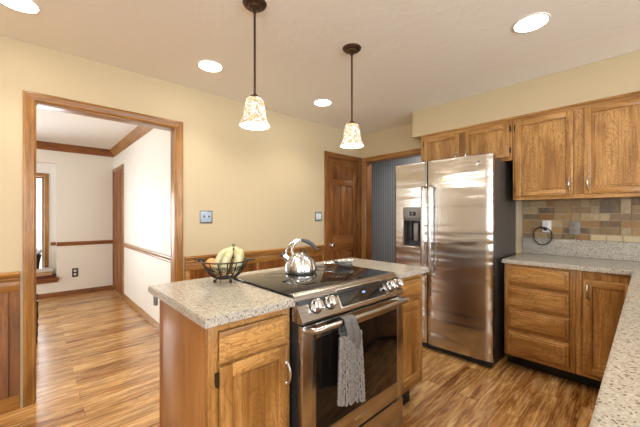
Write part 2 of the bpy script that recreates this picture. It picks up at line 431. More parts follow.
# ------------------------------------------------------------------ structure
HD = 2.405; YW = 2.856; XW = 3.497; H = 2.44; TH = 0.115
XL = -3.6; YB = -3.3; YD = 6.35; XD = 1.03; XDL = -3.1; XH = 4.75
m = MB(); m.box(XL - .2, XH + .2, YB - .2, YD + .35, -0.08, 0, 'floor'); struct(m, 'floor')
m = MB(); m.box(XL - .2, XH + .2, YB - .2, YW + TH / 2, H, H + .06, 'ceiling_texture'); struct(m, 'ceiling')
m = MB(); m.box(XDL - .2, XD + .2, YW + TH / 2, YD + .35, HD, HD + .1, 'dining_ceiling_paint'); struct(m, 'ceiling_dining')
# left kitchen wall with cased opening and pantry door opening (kitchen face + dining face in two skins)
m = MB()
OX0, OX1, OZ = 0.001, 0.935, 2.062
PX0, PX1, PZ = 2.805, 3.425, 2.055
mid = YW + TH / 2
for a, b, mt in ((YW, mid, 'kitchen_paint'), (mid, YW + TH, 'dining_paint')):
    m.box(XL, OX0, a, b, 0, H, mt); m.box(OX0, OX1, a, b, OZ, H, mt); m.box(OX1, PX0, a, b, 0, H, mt)
    m.box(PX0, PX1, a, b, PZ, H, mt); m.box(PX1, XW + .1, a, b, 0, H, mt)
struct(m, 'wall_left')
m = MB(); m.box(PX0 - .1, PX1 + .1, YW + TH + .45, YW + TH + .5, 0, H, 'kitchen_paint'); struct(m, 'wall_pantry_rear')
# right wall with opening
RY0, RY1, RZ = 1.87, 2.770, 2.050
m = MB()
m.box(XW, XW + .11, YB, RY0, 0, H, 'kitchen_paint'); m.box(XW, XW + .11, RY0, RY1, RZ, H, 'kitchen_paint'); m.box(XW, XW + .11, RY1, YW + TH, 0, H, 'kitchen_paint')
struct(m, 'wall_right')
m = MB(); m.box(XH, XH + .1, 0.8, 3.8, 0, H, 'striped_wallpaper'); struct(m, 'wall_hall')
m = MB(); m.box(XW + .11, XH, 3.7, 3.8, 0, H, 'striped_wallpaper'); m.box(XW + .11, XH, 0.8, 0.9, 0, H, 'striped_wallpaper'); struct(m, 'wall_hall_ends')
m = MB(); m.box(XW + .11, XH + .2, YW + TH, 3.85, H, H + .06, 'ceiling_texture'); struct(m, 'ceiling_hall')

def wall_with_windows(name, axis, pos, thick, a0, a1, wins, mat, z1=H):
    """axis 'x': wall plane x=pos..pos+thick running along y ; 'y' likewise. wins: (a,b,z0,z1)"""
    m = MB()
    def bx(a, b, c, d):
        if axis == 'x': m.box(pos, pos + thick, a, b, c, d, mat)
        else: m.box(a, b, pos, pos + thick, c, d, mat)
    cur = a0
    for (a, b, c, d) in wins:
        bx(cur, a, 0, z1); bx(a, b, 0, c); bx(a, b, d, z1); cur = b
    bx(cur, a1, 0, z1)
    return struct(m, name)
def simple_window(name, axis, pos, inward, a, b, z0, z1, wood, casing=True, bars=1, c=.07, s=.045):
    """window set in wall; inward = +1/-1 direction into the room along axis"""
    t = thing(name, ((pos if axis == 'x' else (a + b) / 2), ((a + b) / 2 if axis == 'x' else pos), z0), None, None, None, 'structure')
    fn = (lambda u, v, w: (pos + inward * w, u, v)) if axis == 'x' else (lambda u, v, w: (u, pos + inward * w, v))
    wz, wa = wood + '_z', wood + ('_y' if axis == 'x' else '_x')
    m = MB()
    if casing:
        m.box(a - c, a + .0, z0 - c, z1 + c, 0, .018, wz, .004, fn); m.box(b, b + c, z0 - c, z1 + c, 0, .018, wz, .004, fn)
        m.box(a, b, z1, z1 + c, 0, .018, wa, .004, fn); m.box(a, b, z0 - c, z0, 0, .018, wa, .004, fn)
        m.build('window_frame', t)
    m = MB(); d0, d1 = -.09, -.05
    m.box(a, a + s, z0, z1, d0, d1, wz, .003, fn); m.box(b - s, b, z0, z1, d0, d1, wz, .003, fn)
    m.box(a + s, b - s, z0, z0 + s, d0, d1, wa, .003, fn); m.box(a + s, b - s, z1 - s, z1, d0, d1, wa, .003, fn)
    for k in range(1, bars + 1):
        q = a + (b - a) * k / (bars + 1); m.box(q - .02, q + .02, z0 + s, z1 - s, d0, d1, wz, .002, fn)
    m.build('window_sash', t)
    m = MB(); m.box(a + s, b - s, z0 + s, z1 - s, -.072, -.068, 'window_glass', 0, fn); m.build('window_pane', t)
    return t
# back wall and left end wall of the kitchen behind the camera; windows added to carry the fill light
wall_with_windows('wall_back', 'y', YB - .1, .1, XL, XW + .11, [(-2.35, -.05, .80, 2.10), (.95, 2.85, .80, 2.10)], 'kitchen_paint')
simple_window('fill_window_2', 'y', YB, 1, -2.35, -.05, .80, 2.10, 'trim_oak', bars=1)
simple_window('fill_window_3', 'y', YB, 1, .95, 2.85, .80, 2.10, 'trim_oak', bars=1)
wall_with_windows('wall_end', 'x', XL - .1, .1, YB, YW + TH, [(-2.75, -1.05, .80, 2.10)], 'kitchen_paint')
simple_window('fill_window_4', 'x', XL, 1, -2.75, -1.05, .80, 2.10, 'trim_oak', bars=1)
# dining room
m = MB()
m.box(XD, XD + .1, YW + TH, YD + .3, 0, H, 'dining_paint')
struct(m, 'wall_dining_right')
wall_with_windows('wall_dining_left', 'x', XDL - .1, .1, YW + TH, YD + .1, [(3.5, 5.8, .55, 2.15)], 'dining_paint')
simple_window('window_5', 'x', XDL, 1, 3.5, 5.8, .55, 2.15, 'red_oak', bars=2)
# far wall with a shallow recess that holds the window
RX = 0.274; RZt = 2.10; RD = 0.13
m = MB()
m.box(RX, XD + .1, YD, YD + .25, 0, H, 'dining_paint'); m.box(XDL, RX, YD, YD + .25, RZt, H, 'dining_paint')
m.box(XDL, RX, YD, YD + .25, 0, .30, 'dining_paint')
m.box(XDL, -1.40, YD, YD + .25, .30, RZt, 'dining_paint')
WA, WB, WZ0, WZ1 = -1.30, .132, .36, 1.885
yb = YD + RD
m.box(-1.40, WA, yb, yb + .10, .30, RZt, 'white_paint'); m.box(WB, RX, yb, yb + .10, .30, RZt, 'white_paint')
m.box(WA, WB, yb, yb + .10, WZ1, RZt, 'white_paint'); m.box(WA, WB, yb, yb + .10, .30, WZ0, 'white_paint')
struct(m, 'wall_dining_far')
simple_window('window_1', 'y', yb, -1, WA, WB, WZ0, WZ1, 'trim_oak', bars=1, c=.055, s=.026)
m = MB(); m.box(-1.42, .305, YD - .05, YD + .12, .275, .308, 'red_oak_x', .005); m.box(-1.40, .29, YD - .018, YD, .235, .275, 'red_oak_x', .003); struct(m, 'trim_1')
m = MB(); m.box(-30, 30, YD + 4, YD + 40, -.4, -.3, 'overexposed_ground'); tag(m.build('outdoor_ground'), None, None, None, 'structure')

# ---- trim profiles
def casing_prof():   # p across (0 = inner edge), q out
    return [(0, 0), (0, .010), (.006, .014), (.022, .012), (.034, .017), (.050, .020), (.059, .018), (.061, 0)]
def casing(name, fn, a, b, z1, wood, along):
    m = MB(); P = casing_prof(); W = .064
    wz, wa = wood + '_z', wood + '_' + along
    m.extrude_profile(P, lambda p, q, s: fn(a - p, s + (p if s > 1 else 0), q), 0, z1, wz)
    m.extrude_profile(P, lambda p, q, s: fn(b + p, s + (p if s > 1 else 0), q), 0, z1, wz)
    m.extrude_profile(P, lambda p, q, s: fn(s + (p if s > (a + b) / 2 else -p), z1 + p, q), a, b, wa)
    return m
# kitchen/dining doorway
m = casing('x', fY(YW), OX0 + .012, OX1 - .012, OZ - .01, 'trim_oak', 'x'); struct(m, 'trim_2')
m = MB()
m.box(OX0, OX0 + .018, YW - .002, YW + TH + .002, 0, OZ, 'trim_oak_z', .001); m.box(OX1 - .018, OX1, YW - .002, YW + TH + .002, 0, OZ, 'trim_oak_z', .001)
m.box(OX0 + .018, OX1 - .018, YW - .002, YW + TH + .002, OZ - .018, OZ, 'trim_oak_x', .001); struct(m, 'trim_3')
m = casing('x', lambda u, v, w: (u, YW + TH + w, v), OX0 + .012, OX1 - .012, OZ - .01, 'red_oak', 'x'); struct(m, 'trim_4')
# pantry door casing + jamb
m = casing('x', fY(YW), PX0 + .004, PX1 - .004, PZ - .004, 'dark_oak', 'x')
m.box(PX0, PX0 + .014, YW, YW + TH, 0, PZ, 'dark_oak_z'); m.box(PX1 - .014, PX1, YW, YW + TH, 0, PZ, 'dark_oak_z'); m.box(PX0, PX1, YW, YW + TH, PZ - .014, PZ, 'dark_oak_x')
struct(m, 'trim_5')
# hall opening casing + jamb
m = casing('y', fX(XW), RY0 + .004, RY1 - .004, RZ - .004, 'trim_oak', 'y')
struct(m, 'trim_6')
m = MB()
m.box(XW, XW + .11, RY1 - .016, RY1, 0, RZ, 'dark_oak_z'); m.box(XW, XW + .11, RY0, RY0 + .016, 0, RZ, 'dark_oak_z'); m.box(XW, XW + .11, RY0, RY1, RZ - .016, RZ, 'dark_oak_y'); struct(m, 'trim_7')

# pantry door: six raised panels
D = thing('door_1', ((PX0 + PX1) / 2, YW + .03, 0), None, None, None, 'structure')
def six_panel(parent, fn, a, b, z1, wood, wa):
    m = MB(); wz = wood + '_z'; wx = wood + '_' + wa; st = .095; W = b - a; mid = (a + b) / 2; ms = .045
    m.box(a, b, .01, z1, -.035, -.012, wz, 0, fn)
    m.box(a, a + st, .01, z1, -.012, 0, wz, .002, fn); m.box(b - st, b, .01, z1, -.012, 0, wz, .002, fn)
    rails = [(.01, .22), (.80, 1.0), (1.68, 1.76), (1.955, z1)]
    for r0, r1 in rails: m.box(a + st, b - st, r0, r1, -.012, -.001, wx, .002, fn)
    for (r0, r1), (s0, s1) in zip(rails[:-1], rails[1:]):
        m.box(mid - ms, mid + ms, r1, s0, -.012, -.001, wz, .002, fn)
        for p0, p1 in ((a + st, mid - ms), (mid + ms, b - st)):
            m.frustum(p0 + .012, p1 - .012, r1 + .012, s0 - .012, -.012, -.002, .022, wz, fn)
    return m.build('door_slab', parent)
six_panel(D, fY(YW + .004), PX0 + .016, PX1 - .016, 2.037, 'dark_oak', 'x')
m = MB(); kx = PX0 + .065
m.lathe([(0, .058), (.018, .056), (.027, .045), (.026, .034), (.012, .026), (.011, .010), (.030, .008), (.031, 0), (0, 0)], (kx, YW + .004, .889), 'chrome', 24, axis='-y'); m.build('door_knob', D)
for hz in (.30, 1.12, 1.78):
    m = MB(); m.tube([(PX1 - .012, YW - .006, hz - .04), (PX1 - .012, YW - .006, hz + .04)], .006, 'hinge_dark', 8); m.build('hinge', D)

# dining right wall door (dark reddish)
D2 = thing('door_2', (XD, 5.98, 0), None, None, None, 'structure')
fnR = fX(XD)
m = MB()
P = casing_prof()
m.extrude_profile(P, lambda p, q, s: fnR(5.60 - p, s + (p if s > 1 else 0), q), 0, 2.015, 'trim_oak_z')
m.extrude_profile(P, lambda p, q, s: fnR(6.28 + p, s + (p if s > 1 else 0), q), 0, 2.015, 'red_oak_z')
m.extrude_profile(P, lambda p, q, s: fnR(s + (p if s > 5.9 else -p), 2.015 + p, q), 5.60, 6.28, 'trim_oak_y')
m.build('door_casing', D2)
m = MB(); m.box(5.60, 6.28, .01, 2.015, .001, .006, 'red_oak_z', 0, fnR)
for z0, z1 in ((.2, .85), (1.0, 1.65), (1.75, 1.95)):
    for p0, p1 in ((5.68, 5.90), (5.98, 6.20)): m.frustum(p0, p1, z0, z1, .006, .012, .02, 'red_oak_z', fnR)
m.build('door_slab', D2)
# crown molding, chair rails and baseboards of the dining room
crown = [(0, 0), (0, -.10), (.010, -.105), (.014, -.088), (.034, -.048), (.058, -.018), (.064, 0)]
zc = HD
m = MB(); m.extrude_profile(crown, lambda p, q, s: (s, YD - p * 1.0, zc + q * 1.1), XDL, XD, 'red_oak_x'); struct(m, 'trim_8')
m = MB(); m.extrude_profile(crown, lambda p, q, s: (XD - p, s, zc + q * 1.1), YW + TH, YD - .05, 'trim_oak_y'); struct(m, 'trim_9')
rail = [(0, -.030), (.010, -.030), (.014, -.020), (.010, -.008), (.020, .002), (.024, .018), (.020, .030), (0, .032)]
m = MB(); m.extrude_profile(rail, lambda p, q, s: (s, YD - p, .825 + q), RX, XD, 'red_oak_x'); struct(m, 'trim_10')
m = MB(); m.extrude_profile(rail, lambda p, q, s: (XD - p, s, .828 + q), YW + TH, 5.53, 'trim_oak_y'); struct(m, 'trim_11')
m = MB(); m.box(WB + .08, RX - .002, yb - .02, yb, .80, .855, 'red_oak_x', .004); struct(m, 'trim_12')
base = [(0, 0), (.014, 0), (.014, .060), (.008, .072), (0, .075)]
m = MB(); m.extrude_profile(base, lambda p, q, s: (s, YD - p, q), XDL, XD, 'red_oak_x'); struct(m, 'baseboard_far')
m = MB(); m.extrude_profile(base, lambda p, q, s: (XD - p, s, q), YW + TH, 5.53, 'trim_oak_y'); struct(m, 'baseboard_right')
# kitchen wainscot along the left wall
def wainscot(x0, x1, nm, stiles=()):
    m = MB(); fn = fY(YW)
    # beadboard
    m.box(x0, x1, .0, .84, 0, .006, 'dark_oak_z', 0, fn)
    q = x0 + .01
    while q < x1 - .03:
        m.box(q, min(q + .083, x1), .08, .80, .006, .013, 'dark_oak_z', .003, fn, 1); q += .087
    m.box(x0, x1, .775, .845, 0, .018, 'trim_oak_x', .003, fn)
    m.box(x0, x1, 0, .09, 0, .018, 'trim_oak_x', .004, fn)
    for s in stiles: m.box(s, s + .045, .09, .775, 0, .018, 'trim_oak_z', .003, fn)
    cap = [(0, .842), (.020, .842), (.026, .856), (.022, .866), (.034, .878), (.040, .894), (.034, .905), (0, .906)]
    m.extrude_profile(cap, lambda p, q_, s: (s, YW - p, q_), x0, x1, 'trim_oak_x')
    return struct(m, nm)
wainscot(XL, -.062, 'trim_13', (-1.3, -2.5))
wainscot(1.00, 2.738, 'trim_14', (1.00, 1.735, 2.69))
m = MB(); m.box(PX1 + .06, XW, 0, .09, 0, .015, 'trim_oak_x', .003, fY(YW)); struct(m, 'baseboard_left')
# soffit
m = MB(); m.box(3.112, XW, YB, 1.81, 2.150, H, 'kitchen_paint', .006); struct(m, 'soffit').name = 'trim_15'

# ------------------------------------------------------------------ recessed cans
canlab = ['recessed ceiling downlight above the left end of the doorway, near the top left corner',
 'recessed ceiling downlight left of the near pendant, in front of the plain beige wall', 'recessed ceiling downlight between the two pendants, nearest the pantry door',
 'recessed ceiling downlight above the refrigerator side, largest at the upper right']
for k, (x, y) in enumerate(CANS):
    t = thing('ceiling_downlight', (x, y, H), canlab[k] if k < 4 else 'recessed ceiling downlight in the unseen part of the kitchen ceiling', 'ceiling light', 'recessed downlights in the kitchen ceiling')
    m = MB(); m.lathe([(.084, -.001), (.085, -.005), (.096, -.004), (.098, 0), (.084, 0)], (x, y, H), 'white_paint', 40, closed=True); m.build('trim_ring', t)
    m = MB(); m.lathe([(0, -.010), (.060, -.009), (.084, -.005), (.084, -.001), (0, -.001)], (x, y, H), 'can_lens', 40); m.build('lens', t)

# ------------------------------------------------------------------ pendants
def pendant(x, y, ztop, label):
    t = thing('pendant_lamp', (x, y, H), label, 'pendant light', 'pendant lamps over the island')
    m = MB(); m.lathe([(0, -.034), (.014, -.034), (.020, -.028), (.032, -.026), (.038, -.018), (.052, -.016), (.062, -.008), (.066, 0), (0, 0)], (x, y, H), 'bronze', 36); m.build('canopy', t)
    m = MB(); m.tube([(x, y, H - .03), (x, y, ztop + .02)], .0065, 'bronze', 10)
    m.tube([(x, y, H - .05), (x, y, H - .03)], .010, 'bronze', 10); m.build('rod', t)
    m = MB(); m.lathe([(0, .022), (.010, .022), (.020, .016), (.032, .008), (.038, -.003), (.030, -.005), (0, -.005)], (x, y, ztop), 'bronze', 28); m.build('socket_cap', t)
    hgt = .165
    prof = [(.037, 0), (.045, -.009), (.052, -.030), (.057, -.062), (.060, -.092), (.064, -.110), (.072, -.128), (.081, -.142), (.083, -.150)]
    inner = [(r - .004, z) for r, z in reversed(prof)]
    m = MB(); m.lathe(prof + [(.079, -.151)], (x, y, ztop), 'mosaic_shade', 48)
    m.lathe([(.079, -.150)] + inner, (x, y, ztop), 'shade_inner', 48); m.build('lamp_shade', t)
    m = MB(); m.lathe([(0, -.135), (.020, -.130), (.031, -.110), (.032, -.09), (.022, -.06), (.013, -.035), (.013, -.01), (0, -.01)], (x, y, ztop), 'bulb', 24); m.build('bulb', t)
    l = bpy.data.lights.new('pendant_glow', 'POINT'); l.energy = 5; l.color = WARM; l.shadow_soft_size = 0.05
    o = bpy.data.objects.new('pendant_glow', l); C.objects.link(o); o.location = (x, y, ztop - .19)
pendant(.892, 1.479, 1.918, 'bell shaped mosaic glass pendant hanging nearer the doorway, larger of the two')
pendant(1.624, 1.411, 1.910, 'bell shaped mosaic glass pendant in front of the pantry door, smaller of the two')

# ------------------------------------------------------------------ cabinets
def cup(a): return a
def panel_door(parent, fn, a, b, z0, z1, wa, name='door', hinge_side=None, th=.020, fw=.048):
    m = MB(); wz = 'oak_z'; wx = 'oak_' + wa
    m.box(a, a + fw, z0, z1, 0, th, wz, .004, fn); m.box(b - fw, b, z0, z1, 0, th, wz, .004, fn)
    m.box(a + fw - .001, b - fw + .001, z1 - fw, z1, 0, th - .0005, wx, .004, fn); m.box(a + fw - .001, b - fw + .001, z0, z0 + fw, 0, th - .0005, wx, .004, fn)
    # beaded inner lip and flat panel
    i = fw - .002
    m.frustum(a + i, b - i, z0 + i, z1 - i, 0, .010, .004, wz, fn)
    m.frustum(a + i + .016, b - i - .016, z0 + i + .016, z1 - i - .016, .010, .013, .003, wz, fn)
    d = m.build(name, parent)
    return d
def bar_pull(parent, fn, u, z, L=.085, w0=.02, horizontal=False):
    m = MB()
    pts = [(u, z - L / 2, w0 - .001), (u, z - L / 2 + .002, w0 + .014), (u, z - L / 4, w0 + .024), (u, z, w0 + .027), (u, z + L / 4, w0 + .024), (u, z + L / 2 - .002, w0 + .014), (u, z + L / 2, w0 - .001)]
    m.tube([fn(*p) for p in pts], [.0065, .0055, .0055, .0065, .0055, .0055, .0065], 'nickel', 8)
    for s in (-1, 1): m.sphere(fn(u, z + s * L / 2, w0 + .002), .0095, 'nickel', seg=10)
    o = m.build('handle', parent); o['label'] = 'brushed nickel bar handle'; return o
def knuckle(parent, fn, u, z, w0=.0):
    m = MB(); m.box(u - .006, u + .006, z - .024, z + .024, w0, w0 + .010, 'hinge_dark', .002, fn); m.tube([fn(u, z - .026, w0 + .011), fn(u, z + .026, w0 + .011)], .0045, 'hinge_dark', 8); m.build('hinge', parent)
def drawer_front(parent, fn, a, b, z0, z1, wa):
    m = MB(); wx = 'oak_' + wa
    m.box(a, b, z0, z1, 0, .012, wx, .003, fn)
    m.frustum(a + .014, b - .014, z0 + .014, z1 - .014, .0115, .020, .007, wx, fn); m.frustum(a + .032, b - .032, z0 + .032, z1 - .032, .0198, .0225, .003, wx, fn)
    return m.build('drawer', parent)
def carcass_y(parent, x0, x1, y0, y1, z0, z1, openings, side='veneer'):
    """front faces -y at y0. face frame + body"""
    m = MB(); m.box(x0, x1, y0 + .02, y1, z0, z1, side); fn = fY(y0 + .02)
    m.box(x0, x0 + .036, z0, z1, 0, .02, 'oak_z', .001, fn); m.box(x1 - .036, x1, z0, z1, 0, .02, 'oak_z', .001, fn)
    m.box(x0 + .036, x1 - .036, z1 - .03, z1, 0, .0198, 'oak_x', 0, fn); m.box(x0 + .036, x1 - .036, z0, z0 + .04, 0, .0198, 'oak_x', 0, fn)
    m.box(x0 + .036, x1 - .036, z0 + .04, z1 - .03, 0, .012, 'oak_z', 0, fn)
    for z in openings: m.box(x0 + .036, x1 - .036, z - .012, z + .012, 0, .0198, 'oak_x', 0, fn)
    return m.build('body', parent)

# island, left cabinet
IF = 1.066
G = 'base cabinets of the island'
t = thing('base_cabinet', (.636, 1.34, 0), 'oak base cabinet at the island left end under the granite with fruit bowl', 'cabinet', G)
carcass_y(t, .454, .816, IF, 1.61, .10, .888, (.732,))
m = MB(); m.box(.449, .454, IF + .012, 1.595, .0, .888, 'veneer', .001); m.box(.447, .455, 1.580, 1.612, 0, .888, 'red_oak_z', .002); m.build('side_panel', t)
m = MB(); m.box(.47, .816, IF + .07, 1.58, 0, .10, 'toe_black'); m.build('toe_kick', t)
fn = fY(IF)
dr = drawer_front(t, fn, .492, .796, .740, .853, 'x')
dd = panel_door(t, fn, .492, .796, .135, .727, 'x'); bar_pull(dd, fn, .783, .612, .085)
knuckle(t, fn, .484, .683); knuckle(t, fn, .484, .20)
# island, right cabinet
t = thing('base_cabinet', (1.775, 1.34, 0), 'narrow oak base cabinet at the island right end, between range and refrigerator', 'cabinet', G)
carcass_y(t, 1.602, 1.955, IF, 1.61, .14, .888, (.72,))
m = MB(); m.box(1.955, 1.960, IF, 1.61, .14, .888, 'veneer', .001); m.build('side_panel', t)
m = MB(); m.box(1.602, 1.90, IF + .06, 1.58, 0, .14, 'toe_black'); m.build('toe_kick', t)
drawer_front(t, fn, 1.645, 1.930, .735, .855, 'x')
panel_door(t, fn, 1.645, 1.930, .185, .715, 'x')
# bracing panel behind range under counter
m = MB(); m.box(.816, 1.602, 1.585, 1.61, 0, .888, 'veneer'); o = m.build('island_back_panel'); tag(o, 'oak panel closing the island behind the range', 'panel')
# island granite: U around the range
GZ0, GZ1 = .889, .920
m = MB()
tb = bmesh.new()
pts = [(.428, 1.030), (.818, 1.030), (.818, 1.598), (1.618, 1.598), (1.618, 1.030), (1.985, 1.030), (1.985, 1.735), (.428, 1.735)]
vs = [tb.verts.new((x, y, GZ0)) for x, y in pts]; f = tb.faces.new(vs)
r = bmesh.ops.extrude_face_region(tb, geom=[f])
for v in r['geom']:
    if isinstance(v, bmesh.types.BMVert): v.co.z = GZ1
bmesh.ops.recalc_face_normals(tb, faces=tb.faces)
bmesh.ops.bevel(tb, geom=[e for e in tb.edges if abs(e.verts[0].co.z - GZ1) < 1e-5 and abs(e.verts[1].co.z - GZ1) < 1e-5], offset=.005, segments=2, affect='EDGES')
m.absorb(tb, 'granite'); o = m.build('island_countertop')
tag(o, 'speckled beige granite island top wrapped around the black cooktop', 'countertop')
# small support bracket under the overhang at the rear left corner
m = MB(); m.box(.434, .448, 1.640, 1.668, .835, .889, 'pewter', .003); m.box(.434, .448, 1.612, 1.720, .880, .889, 'pewter', .002)
o = m.build('countertop_bracket'); tag(o, 'small grey bracket under the rear left corner of the island granite', 'bracket')

# ------------------------------------------------------------------ range
SX0, SX1, SF = .824, 1.598, .990
T = thing('slide_in_range', ((SX0 + SX1) / 2, 1.29, 0), 'stainless slide-in range with black glass cooktop in the island', 'oven')
m = MB(); m.box(SX0 + .002, SX1 - .002, SF + .032, 1.575, .045, .905, 'black_plastic', .003)
for x in (SX0 + .06, SX1 - .06):
    for y in (1.09, 1.52): m.lathe([(0, 0), (.018, 0), (.018, .05), (0, .05)], (x, y, 0), 'black_plastic', 12)
m.build('body', T)
m = MB(); m.box(SX0 - .003, SX1 + .008, 1.052, 1.594, .9215, .930, 'black_glass', .002)
ck = m.build('cooktop', T); ck['label'] = 'black glass cooktop'
simple('burner_ring', rgb(70, 68, 66), 0.2)
for (x, y, r1) in ((1.03, 1.20, .105), (1.40, 1.20, .085), (1.03, 1.46, .075), (1.40, 1.45, .10)):
    m = MB(); m.lathe([(r1, 0), (r1 + .0025, 0), (r1 + .0025, .0003), (r1, .0003)], (x, y, .9301), 'burner_ring', 64, closed=True)
    m.lathe([(r1 * .62, 0), (r1 * .62 + .0018, 0), (r1 * .62 + .0018, .0003), (r1 * .62, .0003)], (x, y, .9301), 'burner_ring', 64, closed=True); m.build('burner_ring', T)
# sloping control panel: profile in (y,z)
pf = [(1.075, .815), (SF, .815), (SF - .004, .824), (1.044, .923), (1.049, .929), (1.054, .9305), (1.075, .9305)]
m = MB(); m.extrude_profile(pf, lambda p, q, s: (s, p, q), SX0 - .001, SX1 + .002, 'panel_steel'); m.build('control_panel', T)
# frame on the slope
sl = Vector((0, (1.040 - (SF - .004)), .920 - .824)); L = sl.length; sl.normalize(); nrm = Vector((0, -sl.z, sl.y)); org = Vector((0, SF - .004, .824))
def fS(u, v, w_):
    p = org + sl * v + nrm * w_; return (u, p.y, p.z)
m = MB(); m.box(1.068, 1.440, .012, .104, -.002, .0015, 'nickel', .001, fS); m.build('display_bezel', T)
m = MB(); m.box(1.075, 1.433, .017, .099, -.002, .0025, 'black_glass', .0005, fS); dp = m.build('display', T)
m = MB(); m.box(1.248, 1.272, .056, .066, .0, .0029, 'display_glow', 0, fS); m.build('clock_digits', dp)
for u in (.920, 1.008, 1.496, 1.570):
    m = MB()
    tb = MB(); tb.lathe([(0, .034), (.020, .034), (.0235, .031), (.0245, .012), (.029, .010), (.031, .006), (.031, 0), (0, 0)], (0, 0, 0), 'chrome', 36)
    tb.box(-.005, .005, -.021, .021, .031, .042, 'chrome', .002)
    M = Matrix.Translation(fS(u, .055, 0)) @ Matrix(((1, 0, 0, 0), (0, sl.y, nrm.y, 0), (0, sl.z, nrm.z, 0), (0, 0, 0, 1)))
    tb.xform(M); k = tb.build('knob', T)
    tb = MB(); tb.lathe([(.030, 0), (.0345, 0), (.0345, .0025), (.030, .0025)], (0, 0, 0), 'black_plastic', 36, closed=True); tb.xform(M); tb.build('knob_ring', k)
# oven door
dfn = fY(SF + .030)
m = MB()
DX0, DX1, DZ0, DZ1 = SX0 + .003, SX1 - .002, .222, .805
WX0, WX1, WZa, WZb = DX0 + .075, DX1 - .062, .318, .738
for b in ((DX0, WX0, DZ0, DZ1), (WX1, DX1, DZ0, DZ1), (WX0 - .001, WX1 + .001, WZb, DZ1), (WX0 - .001, WX1 + .001, DZ0, WZa)):
    m.box(b[0], b[1], b[2], b[3], 0, .032, 'steel', .0025, dfn)
m.box(WX0 - .01, WX1 + .01, WZa - .01, WZb + .01, .004, .012, 'black_plastic', 0, dfn)
dr = m.build('oven_door', T)
m = MB(); m.box(WX0 - .0005, WX1 + .0005, WZa - .0005, WZb + .0005, .012, .0305, 'oven_glass', .001, dfn); g = m.build('oven_window', dr); g['label'] = 'dark oven door glass'
HY, HZ = .930, .800; HX0, HX1 = .835, 1.560
m = MB()
hp = [(HX0 + .012, SF + .002, HZ - .012), (HX0 + .008, SF - .025, HZ - .006), (HX0 + .012, HY + .006, HZ - .001)]
hp += [(HX0 + .03 + (HX1 - HX0 - .06) * k / 14, HY - .006 * math.sin(PI * k / 14), HZ) for k in range(15)]
hp += [(HX1 - .012, HY + .006, HZ - .001), (HX1 - .008, SF - .025, HZ - .006), (HX1 - .012, SF + .002, HZ - .012)]
m.tube(hp, .0125, 'steel', 14); m.build('oven_handle', dr)
m = MB(); m.box(1.16, 1.26, .262, .274, .0315, .0332, 'nickel', .0005, dfn); m.build('badge', dr)
m = MB(); m.box(DX0, DX1, .055, .208, 0, .030, 'steel', .003, dfn); m.box(DX0 + .01, DX1 - .01, .06, .215, -.004, .004, 'black_plastic', 0, dfn); m.build('warming_drawer', T)
m = MB(); m.box(SX0 + .02, SX1 - .02, SF + .06, SF + .08, .0, .055, 'black_plastic'); m.build('toe_kick', T)

# towel over the oven handle
t = thing('dish_towel', (1.045, HY, .42), 'grey chenille dish towel knotted over the oven door handle', 'towel')
def nub_sheet(yc, x0t, x1t, x0b, x1b, zt, zbl, zbr, side, seed):
    rnd = random.Random(seed); m = MB()
    NX, NZ = 12, 38
    # base cloth
    tb = bmesh.new(); vv = {}
    def P(u, v):
        xa = x0t + (x0b - x0t) * v; xb = x1t + (x1b - x1t) * v; zb = zbl + (zbr - zbl) * u
        x = xa + (xb - xa) * u; z = zt + (zb - zt) * v
        y = yc + side * .007 * math.sin(u * PI * 3.2 + v * 1.5) * (0.35 + .65 * v) + side * .004 * (1 - v)
        return Vector((x, y, z))
    for lay, off in ((0, .004), (1, -.004)):
        for i in range(NX + 1):
            for j in range(NZ + 1): vv[lay, i, j] = tb.verts.new(P(i / NX, j / NZ) + Vector((0, -side * off, 0)))
        for i in range(NX):
            for j in range(NZ): tb.faces.new((vv[lay, i, j], vv[lay, i + 1, j], vv[lay, i + 1, j + 1], vv[lay, i, j + 1]))
    for j in range(NZ):
        for i in (0, NX): tb.faces.new((vv[0, i, j], vv[0, i, j + 1], vv[1, i, j + 1], vv[1, i, j]))
    for i in range(NX):
        for j in (0, NZ): tb.faces.new((vv[0, i, j], vv[0, i + 1, j], vv[1, i + 1, j], vv[1, i, j]))
    bmesh.ops.recalc_face_normals(tb, faces=tb.faces); m.absorb(tb, 'towel')
    # chenille nubs
    for i in range(NX + 1):
        for j in range(NZ + 1):
            u = (i + rnd.uniform(-.25, .25)) / NX; v = (j + (.5 if i % 2 else 0) + rnd.uniform(-.2, .2)) / NZ
            p = P(min(max(u, 0), 1), min(v, 1.01)) + Vector((0, -.007, -.002))
            tb = bmesh.new(); bmesh.ops.create_icosphere(tb, subdivisions=1, radius=.0056)
            for q in tb.verts: q.co = Vector((q.co.x * .8, q.co.y * 1.25, q.co.z * 1.15)) + p + Vector((rnd.uniform(-.001, .001), rnd.uniform(-.002, .002), 0))
            m.absorb(tb, 'towel_nub')
    return m
nub_sheet(.910, .970, 1.106, .962, 1.120, .745, .462, .425, 1, 3).build('chenille_cloth', t)
nub_sheet(.955, 1.015, 1.085, 1.015, 1.095, .745, .56, .56, -1, 5).build('chenille_cloth', t)
